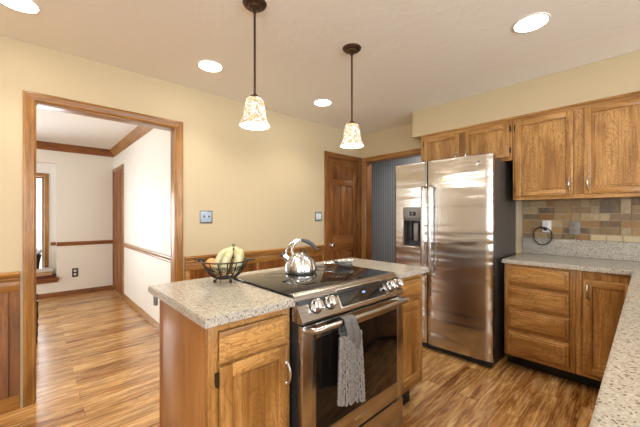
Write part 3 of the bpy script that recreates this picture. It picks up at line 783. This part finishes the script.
# smooth band over the handle, tapering to a point in front
m = MB(); tb = bmesh.new(); N = 26; K = 12; grid = []
for j in range(N + 1):
    s = j / N
    if s < .35:
        a = s / .35; z = .735 + a * .065; y = .958; w0, w1 = -.020, .042
    elif s < .6:
        a = (s - .35) / .25 * PI; z = HZ + .0195 * math.sin(a); y = HY + .0195 * math.cos(a) * 1.2 ; w0, w1 = -.042 + .018 * (1 - (s - .35) / .25), .040
    else:
        a = (s - .6) / .4; z = HZ - a * .125; y = .908 - .010 * math.sin(a * PI * .8); w0, w1 = -.042, .040 + .022 * a
    row = []
    for k in range(K + 1):
        q = k / K; x = 1.035 + w0 + (w1 - w0) * q + (.012 * max(0, (s - .6) / .4) if s > .6 else 0)
        zz = z
        if s > .6:
            # lower edge runs to a point right of centre
            tip = .74; e = abs(q - tip) / tip if q < tip else (q - tip) / (1 - tip) * .55
            zz = HZ - a * (.135 - .075 * e)
        yy = y - .004 * math.sin(q * PI * 4 + s * 4)
        row.append((x, yy, zz))
    grid.append(row)
for lay in (0, 1):
    vs = [[tb.verts.new((x, y + (.003 if lay else 0) * (1 if y > HY else 1), z)) for x, y, z in row] for row in grid]
    for j in range(N):
        for k in range(K): tb.faces.new((vs[j][k], vs[j][k + 1], vs[j + 1][k + 1], vs[j + 1][k]))
m.absorb(tb, 'towel_band'); o = m.build('hanging_band', t, smooth=80); o['label'] = 'smooth grey knotted hanging band'

# ------------------------------------------------------------------ kettle
VR = math.radians(YAW - 90)        # local +x = to the right as seen from the camera's side of the island
kx, ky, kz = 1.193, 1.449, .9305
def rotz_at(x, y, z): return Matrix.Translation((x, y, z)) @ Matrix.Rotation(VR, 4, 'Z')
T = thing('kettle', (kx, ky, kz), 'brushed stainless whistling kettle with dark curved grip on the cooktop', 'kettle')
def kb(m, name, parent=T, M=rotz_at(kx, ky, kz) @ Matrix.Diagonal((1.03, 1.03, .94, 1)), sm=40): m.xform(M); return m.build(name, parent, smooth=sm)
fl = lambda a, z: 1 + .010 * math.cos(9 * a) * min(1, max(0, (.125 - z) / .03)) * min(1, z / .02)
m = MB(); m.lathe([(0, 0), (.088, 0), (.092, .004), (.0955, .018), (.0955, .034), (.091, .055), (.082, .076), (.069, .094), (.054, .106), (.046, .110), (.0, .110)], (0, 0, 0), 'kettle_steel', 80, mod=fl); kb(m, 'body', sm=60)
m = MB(); m.lathe([(0, 0), (.0895, 0), (.0905, .004), (0, .004)], (0, 0, 0), 'black_plastic', 60); kb(m, 'base_ring')
m = MB(); m.lathe([(.046, .109), (.047, .113), (.036, .122), (.018, .128), (0, .129)], (0, 0, 0), 'kettle_steel', 48); ld = kb(m, 'lid')
m = MB(); m.tube([(.012 + .020 * math.cos(a), 0, .124 + .022 * math.sin(a)) for a in [PI * k / 10 for k in range(11)]], .0045, 'black_plastic', 8); kb(m, 'lid_knob', ld)
m = MB(); m.tube([(-.058, 0, .070), (-.076, 0, .088), (-.092, 0, .102), (-.104, 0, .112)], [.024, .020, .0165, .0155], 'kettle_steel', 20); sp = kb(m, 'spout')
m = MB(); m.tube([(-.100, 0, .109), (-.113, 0, .120)], [.0185, .0175], 'dark_grip', 20); kb(m, 'spout_cap', sp)
m = MB()
arc = [(-.088, .118), (-.082, .148), (-.068, .176), (-.045, .198), (-.018, .208), (.005, .208)]
m.tube([(x, 0, z) for x, z in arc], [.005, .006, .007, .0085, .0095, .0095], 'chrome', 12)
m.tube([(-.046, 0, .106), (-.048, 0, .135), (-.044, 0, .165), (-.030, 0, .192), (-.012, 0, .205)], [.009, .0085, .0085, .009, .009], 'chrome', 12)
m.tube([(-.092, 0, .108), (-.088, 0, .120)], .006, 'chrome', 10)
h = kb(m, 'handle')
m = MB(); g = [(.002, .209), (.022, .206), (.044, .197), (.064, .183), (.082, .165), (.096, .146)]
m.tube([(x, 0, z) for x, z in g], [.010, .0125, .0135, .0135, .012, .009], 'dark_grip', 14); o = kb(m, 'grip', h); o['label'] = 'dark grey curved grip'

# ------------------------------------------------------------------ fruit bowl
bx_, by_, bz_ = .762, 1.566, .920
T = thing('wire_fruit_bowl', (bx_, by_, bz_), 'dark scrolled wire bowl holding bananas on the island granite', 'bowl')
Mb = rotz_at(bx_, by_, bz_)
def bprof(s):   # s 0 bottom..1 rim
    r = .045 + .076 * (s ** .62); z = .020 + .092 * s ** 1.1; return r, z
m = MB(); R1, Z1 = bprof(1)
m.tube([(R1 * math.cos(a), R1 * math.sin(a), Z1) for a in [2 * PI * k / 56 for k in range(56)]], .0034, 'wire_iron', 8, closed=True); m.xform(Mb); m.build('rim', T)
m = MB(); R0, Z0 = bprof(0)
for rr in (R0, .022): m.tube([(rr * math.cos(a), rr * math.sin(a), Z0) for a in [2 * PI * k / 36 for k in range(36)]], .0028, 'wire_iron', 6, closed=True)
for k in range(4):
    a = PI / 4 * k; m.tube([(R0 * math.cos(a), R0 * math.sin(a), Z0), (-R0 * math.cos(a), -R0 * math.sin(a), Z0)], .0022, 'wire_iron', 6)
m.xform(Mb); m.build('base_ring', T)
for k in range(16):
    a = 2 * PI * k / 16
    m = MB(); m.tube([(bprof(s)[0] * math.cos(a), bprof(s)[0] * math.sin(a), bprof(s)[1]) for s in [i / 9 for i in range(10)]], .0030, 'wire_iron', 6); m.xform(Mb); m.build('rib', T)
for k in range(16):
    a0 = 2 * PI * (k + .5) / 16; pts = []
    for i in range(22):
        th = i / 21 * 3.6 * PI; q = .020 * (1 - i / 26)
        s = .62 + q * math.sin(th) / .11; da = q * math.cos(th) / .110
        r, z = bprof(max(.05, min(1, s))); pts.append((r * math.cos(a0 + da), r * math.sin(a0 + da), z))
    m = MB(); m.tube(pts, .0024, 'wire_iron', 5); m.xform(Mb); m.build('scroll', T)
for k in range(4):
    a = PI / 4 + PI / 2 * k; m = MB(); m.tube([(R0 * math.cos(a), R0 * math.sin(a), Z0), ((R0 + .012) * math.cos(a), (R0 + .012) * math.sin(a), .010)], .003, 'wire_iron', 6)
    m.sphere(((R0 + .014) * math.cos(a), (R0 + .014) * math.sin(a), .0095), .0095, 'wire_iron', seg=12); m.xform(Mb); m.build('foot', T)
for s in (-1, 1):
    m = MB()
    pts = [(s * R1, -.028, Z1), (s * (R1 + .018), -.024, Z1 + .004), (s * (R1 + .032), 0, Z1 + .006), (s * (R1 + .018), .024, Z1 + .004), (s * R1, .028, Z1)]
    m.tube(pts, .0035, 'wire_iron', 6)
    for q in range(5):
        cx = s * (R1 + .006 + .007 * q); m.sphere((cx, (q % 2 - .5) * .014, Z1 + .007), .0085, 'wire_iron', 1.3, .8, .6, 10)
    m.xform(Mb); m.build('handle', T)
# bananas: a bunch joined at the stem
T = thing('banana_bunch', (bx_, by_, bz_ + .03), 'bunch of pale yellow green bananas standing in the wire bowl', 'bananas')
top = Vector((.045, .0, .196))
for k, (ex, ey, bow, by2) in enumerate(((-.040, -.030, -.030, -.045), (.008, -.050, .000, -.062), (.052, -.022, .062, -.035), (-.022, .036, -.020, .040), (.044, .034, .056, .035))):
    m = MB(); N = 14; pts = []; rad = []
    p0, p2 = top + Vector((0, 0, -.006)), Vector((ex, ey, .046)); p1 = (p0 + p2) / 2 + Vector((bow, by2, .028))
    for i in range(N + 1):
        s = i / N; pts.append(p0 * (1 - s) ** 2 + p1 * 2 * s * (1 - s) + p2 * s * s)
        rad.append(.0045 if s < .10 else (.0045 + (s - .10) / .22 * .0175 if s < .32 else (.022 if s < .80 else .022 * math.sqrt(max(.06, 1 - ((s - .80) / .20) ** 2)))))
    m.tube(pts, rad, 'banana_skin', 10); m.xform(Mb); m.build('banana', T, smooth=60)
m = MB(); m.tube([top + Vector((-.004, 0, -.024)), top + Vector((0, 0, -.006)), top + Vector((.001, 0, .006))], [.011, .010, .007], 'banana_stem', 10); m.xform(Mb); m.build('stem', T)
m = MB(); m.sphere((-.064, -.030, .098), .031, 'orange_skin', seg=28); m.xform(Mb); o = m.build('orange')
tag(o, 'pale orange fruit at the left side of the wire bowl', 'fruit')

# spoon rest at the rear right corner of the cooktop
T = thing('spoon_rest', (1.60, 1.46, .930), 'shiny ornate silver spoon rest at the rear right of the cooktop', 'spoon rest')
Ms = rotz_at(1.585, 1.445, .9305)
m = MB(); m.lathe([(0, .004), (.042, .004), (.060, .016), (.070, .034), (.074, .034), (.066, .012), (.050, 0), (0, 0)], (0, 0, 0), 'silver_glass', 40, mod=lambda a, z: 1 + .04 * math.cos(12 * a) * (z > .01), sx=1.05, sy=.85); m.xform(Ms); m.build('dish', T)
m = MB(); m.tube([(-.060, .0, .012), (-.085, .006, .016), (-.11, .012, .014), (-.145, .016, .012), (-.15, -.006, .012), (-.115, -.012, .014), (-.085, -.008, .016), (-.060, -.004, .012)], .0045, 'silver_glass', 8); m.xform(Ms); m.build('handle', T)

# ------------------------------------------------------------------ refrigerator
FXF, FY0, FY1, FZ = 2.735, .872, 1.800, 1.790
T = thing('refrigerator', (3.1, 1.336, 0), 'stainless side by side refrigerator with dark grey cabinet', 'refrigerator')
m = MB(); m.box(FXF + .075, 3.455, FY0 + .014, FY1 - .010, .03, 1.765, 'side_grey', .006); m.box(FXF + .10, 3.40, FY0 + .04, FY1 - .04, 0, .03, 'black_plastic'); m.build('cabinet', T)
m = MB(); m.box(FXF + .045, FXF + .09, FY0 + .02, FY1 - .02, .010, .062, 'black_plastic', .004)
for k in range(5): m.box(FXF + .042, FXF + .05, FY0 + .04, FY1 - .04, .016 + k * .009, .020 + k * .009, 'black_plastic', .001)
m.build('kick_grille', T)
for y in (FY0 + .04, FY1 - .05): m = MB(); m.box(FXF + .04, FXF + .13, y - .03, y + .03, 1.765, 1.785, 'side_grey', .004); m.build('hinge_cover', T)
SPL = 1.428
def bow_door(name, a, b, hole=None):
    z0, z1 = .068, FZ; m = MB(); tb = bmesh.new(); NY = 20
    ys = [a + (b - a) * i / NY for i in range(NY + 1)]
    def xf(y):
        u = (y - a) / (b - a); e = min(u, 1 - u)
        ov = (y - FY0) / (FY1 - FY0)
        edge = .012 * max(0, 1 - e / .035) ** 2
        return FXF + .012 - .030 * math.sin(PI * ov) + edge
    zs = [z0, z0 + .006, 1.0, z1 - .006, z1] if not hole else [z0, z0 + .006, hole[2], hole[3], z1 - .006, z1]
    if hole:
        ys = sorted([y for y in ys if min(abs(y - hole[0]), abs(y - hole[1])) > .008] + [hole[0], hole[1]])
    g = [[tb.verts.new((xf(y) + (.004 if k in (0, len(zs) - 1) else 0), y, z)) for k, z in enumerate(zs)] for y in ys]
    bk = [[tb.verts.new((FXF + .070, y, z)) for z in (z0, z1)] for y in (a + .002, b - .002)]
    for i in range(len(ys) - 1):
        for k in range(len(zs) - 1):
            if hole and hole[0] - 1e-6 <= ys[i] and ys[i + 1] <= hole[1] + 1e-6 and abs(zs[k] - hole[2]) < 1e-6: continue
            tb.faces.new((g[i][k], g[i + 1][k], g[i + 1][k + 1], g[i][k + 1]))
    tb.faces.new([g[0][k] for k in range(len(zs))] + [bk[0][1], bk[0][0]])
    tb.faces.new([g[-1][k] for k in range(len(zs))] + [bk[1][1], bk[1][0]])
    tb.faces.new([g[i][0] for i in range(len(ys))] + [bk[1][0], bk[0][0]])
    tb.faces.new([g[i][-1] for i in range(len(ys))] + [bk[1][1], bk[0][1]])
    tb.faces.new((bk[0][0], bk[1][0], bk[1][1], bk[0][1]))
    bmesh.ops.recalc_face_normals(tb, faces=tb.faces); m.absorb(tb, 'fridge_steel')
    return m.build(name, T, smooth=30), xf
DH = (1.478, 1.682, .975, 1.355)
rd, xfr = bow_door('refrigerator_door', FY0, SPL - .006)
fd, xff = bow_door('freezer_door', SPL + .006, FY1, DH)
def fhandle(parent, y, xf):
    x0 = xf(y); m = MB(); xo = x0 - .050
    pts = [(x0 + .004, y, 1.545), (x0 - .022, y, 1.550), (xo + .004, y, 1.535), (xo, y, 1.50), (xo - .004, y, 1.13), (xo, y, .77), (xo + .004, y, .735), (x0 - .022, y, .720), (x0 + .004, y, .725)]
    tb = MB(); tb.tube(pts, .0125, 'steel', 14)
    for v in tb.bm.verts: v.co.y = y + (v.co.y - y) * 1.45
    tb.build('door_handle', parent)
fhandle(rd, SPL - .050, xfr); fhandle(fd, SPL + .020, xff)
# dispenser
t2 = MB(); xa = xff(1.58); Y0, Y1, Z0, Z1 = DH
t2.box(xa + .055, xa + .062, Y0 - .005, Y1 + .005, Z0, Z1, 'black_plastic')
t2.box(xa + .008, xa + .062, Y0 - .006, Y0 + .004, Z0, Z1, 'side_grey'); t2.box(xa + .008, xa + .062, Y1 - .004, Y1 + .006, Z0, Z1, 'side_grey')
t2.box(xa + .008, xa + .062, Y0, Y1, Z0 - .004, Z0 + .006, 'side_grey')
disp = t2.build('dispenser_recess', fd)
m = MB(); m.box(xa - .006, xa + .055, Y0 - .004, Y1 + .004, 1.225, Z1 + .004, 'pewter', .004); m.build('dispenser_panel', fd)
m = MB(); m.box(xa - .0075, xa - .004, 1.545, 1.615, 1.275, 1.315, 'black_glass', .001); m.build('dispenser_screen', fd)
m = MB()
for k in range(5): m.box(xa - .0075, xa - .004, 1.50 + k * .035, 1.520 + k * .035, 1.240, 1.252, 'side_grey', .001)
m.build('dispenser_button', fd)
m = MB()
for b in ((Y0 - .014, Y0, Z0 - .014, Z1 + .012), (Y1, Y1 + .014, Z0 - .014, Z1 + .012), (Y0, Y1, Z0 - .014, Z0)): m.box(xa - .004, xa + .012, b[0], b[1], b[2], b[3], 'nickel', .002)
m.build('dispenser_bezel', fd)
m = MB(); m.box(xa + .02, xa + .035, 1.535, 1.585, 1.03, 1.20, 'pewter', .004); m.tube([(xa + .03, 1.62, 1.225), (xa + .03, 1.62, 1.14)], .010, 'black_plastic', 10); m.box(xa + .024, xa + .034, 1.605, 1.640, 1.03, 1.15, 'black_plastic', .003); m.build('dispenser_paddle', fd)
m = MB(); m.box(xa - .002, xa + .055, Y0, Y1, Z0, Z0 + .012, 'side_grey', .003); m.build('drip_tray', fd)
# round logo badge with script letters
xb_ = xfr(.974)
m = MB(); m.lathe([(0, .003), (.017, .003), (.0185, 0), (0, 0)], (xb_ + .001, .974, 1.716), 'pewter', 32, axis='-x'); m.lathe([(.0175, .003), (.0195, .0045), (.021, .002), (.021, 0)], (xb_ + .001, .974, 1.716), 'nickel', 32, axis='-x'); bdg = m.build('logo_badge', rd)
def text_mesh(body, size, M, mat, name, parent):
    cu = bpy.data.curves.new('txt', 'FONT'); cu.body = body; cu.size = size; cu.align_x = 'CENTER'; cu.align_y = 'CENTER'; cu.extrude = .0006; cu.shear = .3
    tmp = bpy.data.objects.new('txt', cu); C.objects.link(tmp); dg = bpy.context.evaluated_depsgraph_get(); me = bpy.data.meshes.new_from_object(tmp.evaluated_get(dg)); bpy.data.objects.remove(tmp)
    b = MB(); b.mi(mat); b.bm.from_mesh(me); bpy.data.meshes.remove(me)
    for f in b.bm.faces: f.material_index = 0
    b.xform(M); return b.build(name, parent)
Mt = Matrix.Translation((xb_ - .0022, .974, 1.716)) @ Matrix(((0, 0, -1, 0), (-1, 0, 0, 0), (0, 1, 0, 0), (0, 0, 0, 1)))
text_mesh('GE', .020, Mt, 'chrome', 'logo_letters', rd)

# ------------------------------------------------------------------ upper cabinets
UZ0, UZ1, UX = 1.412, 2.148, 3.114
G = 'wall cabinets under the soffit'
def upper(y0, y1, z0, doors, label, nm='wall_cabinet'):
    t = thing(nm, ((UX + XW) / 2, (y0 + y1) / 2, z0), label, 'cabinet', G)
    m = MB(); m.box(UX + .02, XW - .002, y0, y1, z0, UZ1, 'veneer'); fn = fX(UX + .02)
    m.box(y0, y0 + .032, z0, UZ1, 0, .02, 'oak_z', .001, fn); m.box(y1 - .032, y1, z0, UZ1, 0, .02, 'oak_z', .001, fn)
    m.box(y0 + .032, y1 - .032, UZ1 - .05, UZ1, 0, .0198, 'oak_y', 0, fn); m.box(y0 + .032, y1 - .032, z0, z0 + .032, 0, .0198, 'oak_y', 0, fn)
    m.box(y0 + .032, y1 - .032, z0 + .03, UZ1 - .05, 0, .010, 'oak_z', 0, fn)
    for a, b in zip(doors[:-1], doors[1:]):
        q = (a[1] + b[0]) / 2 if a[1] < b[0] else (b[1] + a[0]) / 2
        m.box(q - .03, q + .03, z0 + .03, UZ1 - .05, 0, .0197, 'oak_z', 0, fn)
    m.build('body', t)
    fn2 = fX(UX)
    for a, b, hs in doors:
        d = panel_door(t, fn2, a, b, z0 + .030, 2.103, 'y', fw=.046)
        low = z0 > 1.6
        hu = a + .024 if hs == 'a' else b - .024
        bar_pull(d, fn2, hu, z0 + .030 + (.065 if low else .085), .065 if low else .085)
        ku = b + .006 if hs == 'a' else a - .006
        for z in (z0 + .09, 2.05): knuckle(t, fn2, ku, z)
    return t
upper(.826, 1.706, 1.768, [(.847, 1.238, 'b'), (1.288, 1.666, 'a')], 'short oak wall cabinet with two doors above the refrigerator')
upper(-.085, .822, UZ0, [(-.060, .340, 'b'), (.404, .800, 'a')], 'tall oak wall cabinet with two doors over the slate backsplash')
upper(-.99, -.089, UZ0, [(-.97, -.56, 'b'), (-.51, -.11, 'a')], 'tall oak wall cabinet beyond the right edge of the view')
m = MB(); m.extrude_profile([(0, 0), (.010, 0), (.016, .010), (.012, .018), (0, .020)], lambda p, q, s: (UX - p, s, 2.130 + q), -.99, 1.706, 'oak_y'); struct(m, 'trim_16')

# ------------------------------------------------------------------ right base cabinets
BX = 2.895
t = thing('base_cabinet', (3.19, .60, 0), 'oak base cabinet with four stacked drawers beside the refrigerator', 'cabinet', 'base cabinets on the right wall')
def base_x(t, y0, y1, z0=.12, mids=()):
    m = MB(); m.box(BX + .02, XW - .002, y0, y1, z0, .882, 'veneer'); fn = fX(BX + .02)
    m.box(y0, y0 + .036, z0, .882, 0, .02, 'oak_z', .001, fn); m.box(y1 - .030, y1, z0, .882, 0, .02, 'oak_z', .001, fn)
    m.box(y0 + .036, y1 - .030, .862, .882, 0, .0198, 'oak_y', 0, fn); m.box(y0 + .036, y1 - .030, z0, z0 + .036, 0, .0198, 'oak_y', 0, fn)
    m.box(y0 + .036, y1 - .03, z0 + .03, .865, 0, .011, 'oak_z', 0, fn)
    for z in mids: m.box(y0 + .036, y1 - .030, z - .012, z + .012, 0, .0198, 'oak_y', 0, fn)
    m.build('body', t)
    m = MB(); m.box(BX + .14, BX + .155, y0, y1, 0, z0, 'toe_black'); m.build('toe_kick', t)
base_x(t, .362, .826, mids=(.705, .520, .337)); fn = fX(BX)
for z0, z1 in ((.718, .860), (.530, .692), (.346, .510), (.148, .328)): drawer_front(t, fn, .400, .797, z0, z1, 'y')
t = thing('base_cabinet', (3.19, .2, 0), 'oak corner base cabinet with a single door beside the drawers', 'cabinet', 'base cabinets on the right wall')
base_x(t, .040, .360); d = panel_door(t, fn, .060, .318, .150, .820, 'y'); bar_pull(d, fn, .296, .735, .085)
# peninsula carcass
t = thing('peninsula_cabinet', (1.8, -.27, 0), 'oak peninsula cabinets under the foreground granite', 'cabinet', 'base cabinets on the right wall')
m = MB(); m.box(.50, BX + .4, -.545, .020, .12, .882, 'veneer'); m.box(.50, BX + .02, .020, .040, .12, .882, 'oak_x', .001); m.build('body', t)
m = MB(); m.box(.55, BX + .09, -.50, -.02, 0, .12, 'toe_black'); m.build('toe_kick', t)
fnp = lambda u, v, w: (u, .040 + w, v)
for k in range(5):
    a = .54 + k * .46; panel_door(t, fnp, a, a + .42, .15, .70, 'x'); drawer_front(t, fnp, a, a + .42, .725, .86, 'x')
# L-shaped granite
m = MB(); tb = bmesh.new(); z0, z1 = .882, .914
pts = [(.42, .070), (2.866, .070), (2.866, .838), (XW, .838), (XW, -.60), (.42, -.60)]
vs = [tb.verts.new((x, y, z0)) for x, y in pts]; f = tb.faces.new(vs); r = bmesh.ops.extrude_face_region(tb, geom=[f])
for v in r['geom']:
    if isinstance(v, bmesh.types.BMVert): v.co.z = z1
bmesh.ops.recalc_face_normals(tb, faces=tb.faces)
bmesh.ops.bevel(tb, geom=[e for e in tb.edges if abs(e.verts[0].co.z - z1) < 1e-5 and abs(e.verts[1].co.z - z1) < 1e-5], offset=.005, segments=2, affect='EDGES')
m.absorb(tb, 'granite'); o = m.build('granite_countertop'); tag(o, 'L-shaped speckled beige granite countertop along the right wall and foreground', 'countertop')
m = MB(); m.box(XW - .022, XW, -.60, .836, .9145, 1.062, 'granite', .003); o = m.build('granite_backsplash'); tag(o, 'upright granite splash strip below the slate tiles', 'backsplash')
# slate tiles: random ashlar of whole modules, one mesh
m = MB(); U = .062; UZ = .0596; NYt = 24; NZt = 5; y_hi = .836; z_lo = 1.114
used = [[False] * NZt for _ in range(NYt)]; rnd = random.Random(21)
shapes = [(2, 1), (2, 1), (2, 2), (1, 1), (1, 1), (1, 2), (2, 1), (3, 1)]
vals = []
m.box(XW - .004, XW - .0005, y_hi - NYt * U, y_hi, 1.062, UZ0 + .002, 'grout')
nb = 6
vals += [0.0] * len(m.bm.faces)
def tile(y0, y1, z0, z1, mat, val):
    tb = bmesh.new(); bmesh.ops.create_cube(tb, size=1); g = .0028; d = rnd.uniform(.006, .010)
    for v in tb.verts: v.co = Vector((XW - .003 - d / 2 + v.co.x * d, (y0 + y1) / 2 + v.co.y * (y1 - y0 - 2 * g), (z0 + z1) / 2 + v.co.z * (z1 - z0 - 2 * g)))
    m.absorb(tb, mat); vals.extend([val] * 6)
k = 0; yy = y_hi
while yy > y_hi - NYt * U + .01:
    wdt = .0735 * 1.35; tile(yy - wdt, yy, 1.063, 1.113, 'cream_tile' if yy < .36 else 'slate_tile', rnd.random()); yy -= wdt
for i in range(NYt):
    for j in range(NZt):
        if used[i][j]: continue
        rnd.shuffle(shapes)
        for (a, b) in shapes + [(1, 1)]:
            if i + a <= NYt and j + b <= NZt and all(not used[i + p][j + q] for p in range(a) for q in range(b)): break
        for p in range(a):
            for q in range(b): used[i + p][j + q] = True
        tile(y_hi - (i + a) * U, y_hi - i * U, z_lo + j * UZ, z_lo + (j + b) * UZ, 'slate_tile', rnd.random())
bs = m.build('slate_backsplash'); at = bs.data.attributes.new('tile_value', 'FLOAT', 'FACE')
for i, f in enumerate(bs.data.polygons): at.data[i].value = vals[i] if i < len(vals) else .5
tag(bs, 'mosaic backsplash of mixed grey, tan and rust slate tiles', 'backsplash')

# outlets on the backsplash
def plate_x(name, y, z, wd, ht, mat, kind, label, cat):
    t = thing(name, (XW - .012, y, z), label, cat); x = XW - .013; fn = fX(x)
    m = MB(); m.box(y - wd / 2, y + wd / 2, z - ht / 2, z + ht / 2, -.008, .004, mat, .002, fn); m.build('cover_plate', t)
    for s in (-1, 1):
        m = MB(); m.box(y - .016, y + .016, z + s * .024 - .014, z + s * .024 + .014, .003, .006, 'white_plastic' if kind else 'grey_plate', .003, fn)
        for q in (-.006, .006): m.box(y + q - .001, y + q + .001, z + s * .024 - .004, z + s * .024 + .006, .0055, .0064, 'black_plastic', 0, fn)
        m.build('socket', t)
    return t
plate_x('wall_outlet', .645, 1.176, .068, .108, 'white_plastic', 1, 'white wall outlet in the slate tiles with a black plug in it', 'outlet')
plate_x('wall_outlet', .445, 1.168, .078, .116, 'grey_plate', 0, 'stone grey wall outlet in the slate tiles, right of the cable', 'outlet')
T = thing('coiled_cable', (XW - .03, .672, 1.10), 'coiled black cable hanging plugged into the white outlet', 'cable')
m = MB(); m.box(XW - .042, XW - .019, .640, .664, 1.138, 1.166, 'cable_black', .004); m.build('plug', T)
m = MB(); pts = [(XW - .034, .652, 1.150)]
cy, cz, R = .672, 1.088, .076
N = 64
for i in range(N + 1):
    a = PI / 2 - .25 + 2 * PI * 3 * i / N; q = R * (1 - .02 * math.sin(i * .9)) ; pts.append((XW - .032 - .010 * i / N, cy + q * .95 * math.cos(a), cz + q * 1.08 * math.sin(a)))
pts.append((XW - .040, cy + .01, cz + .088))
m.tube(pts, .0042, 'cable_black', 7); m.build('cord', T)

# wall switches on the left wall
def switch_y(x, z, wd, ht, label, toggles, rocker=False):
    t = thing('light_switch', (x, YW, z), label, 'light switch'); fn = fY(YW)
    m = MB(); m.box(x - wd / 2, x + wd / 2, z - ht / 2, z + ht / 2, 0, .006, 'pewter', .003, fn); m.box(x - wd / 2 + .012, x + wd / 2 - .012, z - ht / 2 + .014, z + ht / 2 - .014, .006, .0075, 'pale_blue', .001, fn); m.build('cover_plate', t)
    for k in range(toggles):
        u = x + (k - (toggles - 1) / 2) * .046
        m = MB()
        if rocker: m.box(u - .015, u + .015, z - .030, z + .030, .007, .011, 'white_plastic', .003, fn)
        else: m.box(u - .005, u + .005, z - .004, z + .014, .007, .020, 'brown_plate', .002, fn)
        m.build('toggle', t)
switch_y(1.197, 1.263, .122, .122, 'two-gang toggle switch with pewter plate beside the dining doorway', 2)
switch_y(2.640, 1.266, .110, .118, 'two-gang rocker switch with pewter plate beside the pantry door', 2, True)

# ------------------------------------------------------------------ dining room things
t = thing('wall_outlet', (.502, YD, .355), 'brown wall outlet low on the dining room far wall', 'outlet'); fn = fY(YD)
m = MB(); m.box(.465, .540, .285, .425, 0, .006, 'brown_plate', .003, fn); m.build('cover_plate', t)
for z in (.327, .383):
    m = MB(); m.box(.486, .519, z - .016, z + .016, .005, .009, 'white_plastic', .004, fn); m.build('socket', t)
GB = 'books stacked on the dining window sill'
def book(x0, x1, y0, y1, z0, z1, mat, label):
    t = thing('book', ((x0 + x1) / 2, (y0 + y1) / 2, z0), label, 'book', GB)
    m = MB(); m.box(x0, x1, y0, y1, z0, z0 + .004, mat, .001); m.box(x0, x1, y0, y1, z1 - .004, z1, mat, .001); m.box(x0, x1, y0, y0 + .005, z0, z1, mat, .001); m.build('cover', t)
    m = MB(); m.box(x0 + .004, x1 - .004, y0 + .004, y1 - .004, z0 + .004, z1 - .004, 'paper'); m.build('pages', t)
book(-.08, .270, 6.33, 6.45, .308, .350, 'book_maroon', 'maroon book on the window sill, bottom of its stack')
book(-.07, .225, 6.33, 6.45, .351, .405, 'book_tan', 'tan book on the window sill, middle of its stack')
book(-.06, .235, 6.335, 6.45, .406, .465, 'book_white', 'off white book on the window sill, topmost of its stack')
T = thing('flower_vase', (.045, 6.38, .466), 'dark flared vase on the window sill books with pale blue blooms', 'vase')
m = MB(); m.lathe([(0, 0), (.026, 0), (.030, .01), (.034, .08), (.046, .16), (.060, .215), (.055, .215), (.040, .15), (0, .12)], (.045, 6.38, .466), 'chair_black', 24); m.build('vase_body', T)
rnd = random.Random(4)
for k in range(9):
    a = k * 2.4; r = .036 * math.sqrt(k / 9); m = MB(); m.sphere((.045 + r * math.cos(a) * 1.3, 6.38 + r * math.sin(a), .466 + .235 + rnd.uniform(-.01, .05)), .026, 'pale_blue' if k % 2 else 'white_plastic', seg=10); m.build('bloom', T)
# dark chair behind the doorway casing
T = thing('dining_chair', (-.19, 4.35, 0), 'black turned-leg chair barely showing past the doorway casing', 'chair')
leg = [(0, 0), (.012, 0), (.016, .03), (.012, .06), (.020, .10), (.014, .14), (.022, .19), (.015, .23), (.024, .28), (.018, .33), (.022, .40), (.022, .43), (0, .43)]
for x in (-.40, .022):
    for y in (4.15, 4.55): m = MB(); m.lathe(leg, (x, y, 0), 'chair_black', 14); m.build('leg', T)
m = MB(); m.box(-.425, .030, 4.12, 4.58, .43, .475, 'chair_black', .015); m.build('seat', T)
m = MB(); m.box(-.425, .0, 4.55, 4.575, .78, .92, 'chair_black', .01)
for x in (-.40, -.30, -.21, -.12, -.02): m.tube([(x, 4.56, .47), (x, 4.565, .80)], .010, 'chair_black', 8)
m.build('backrest', T)
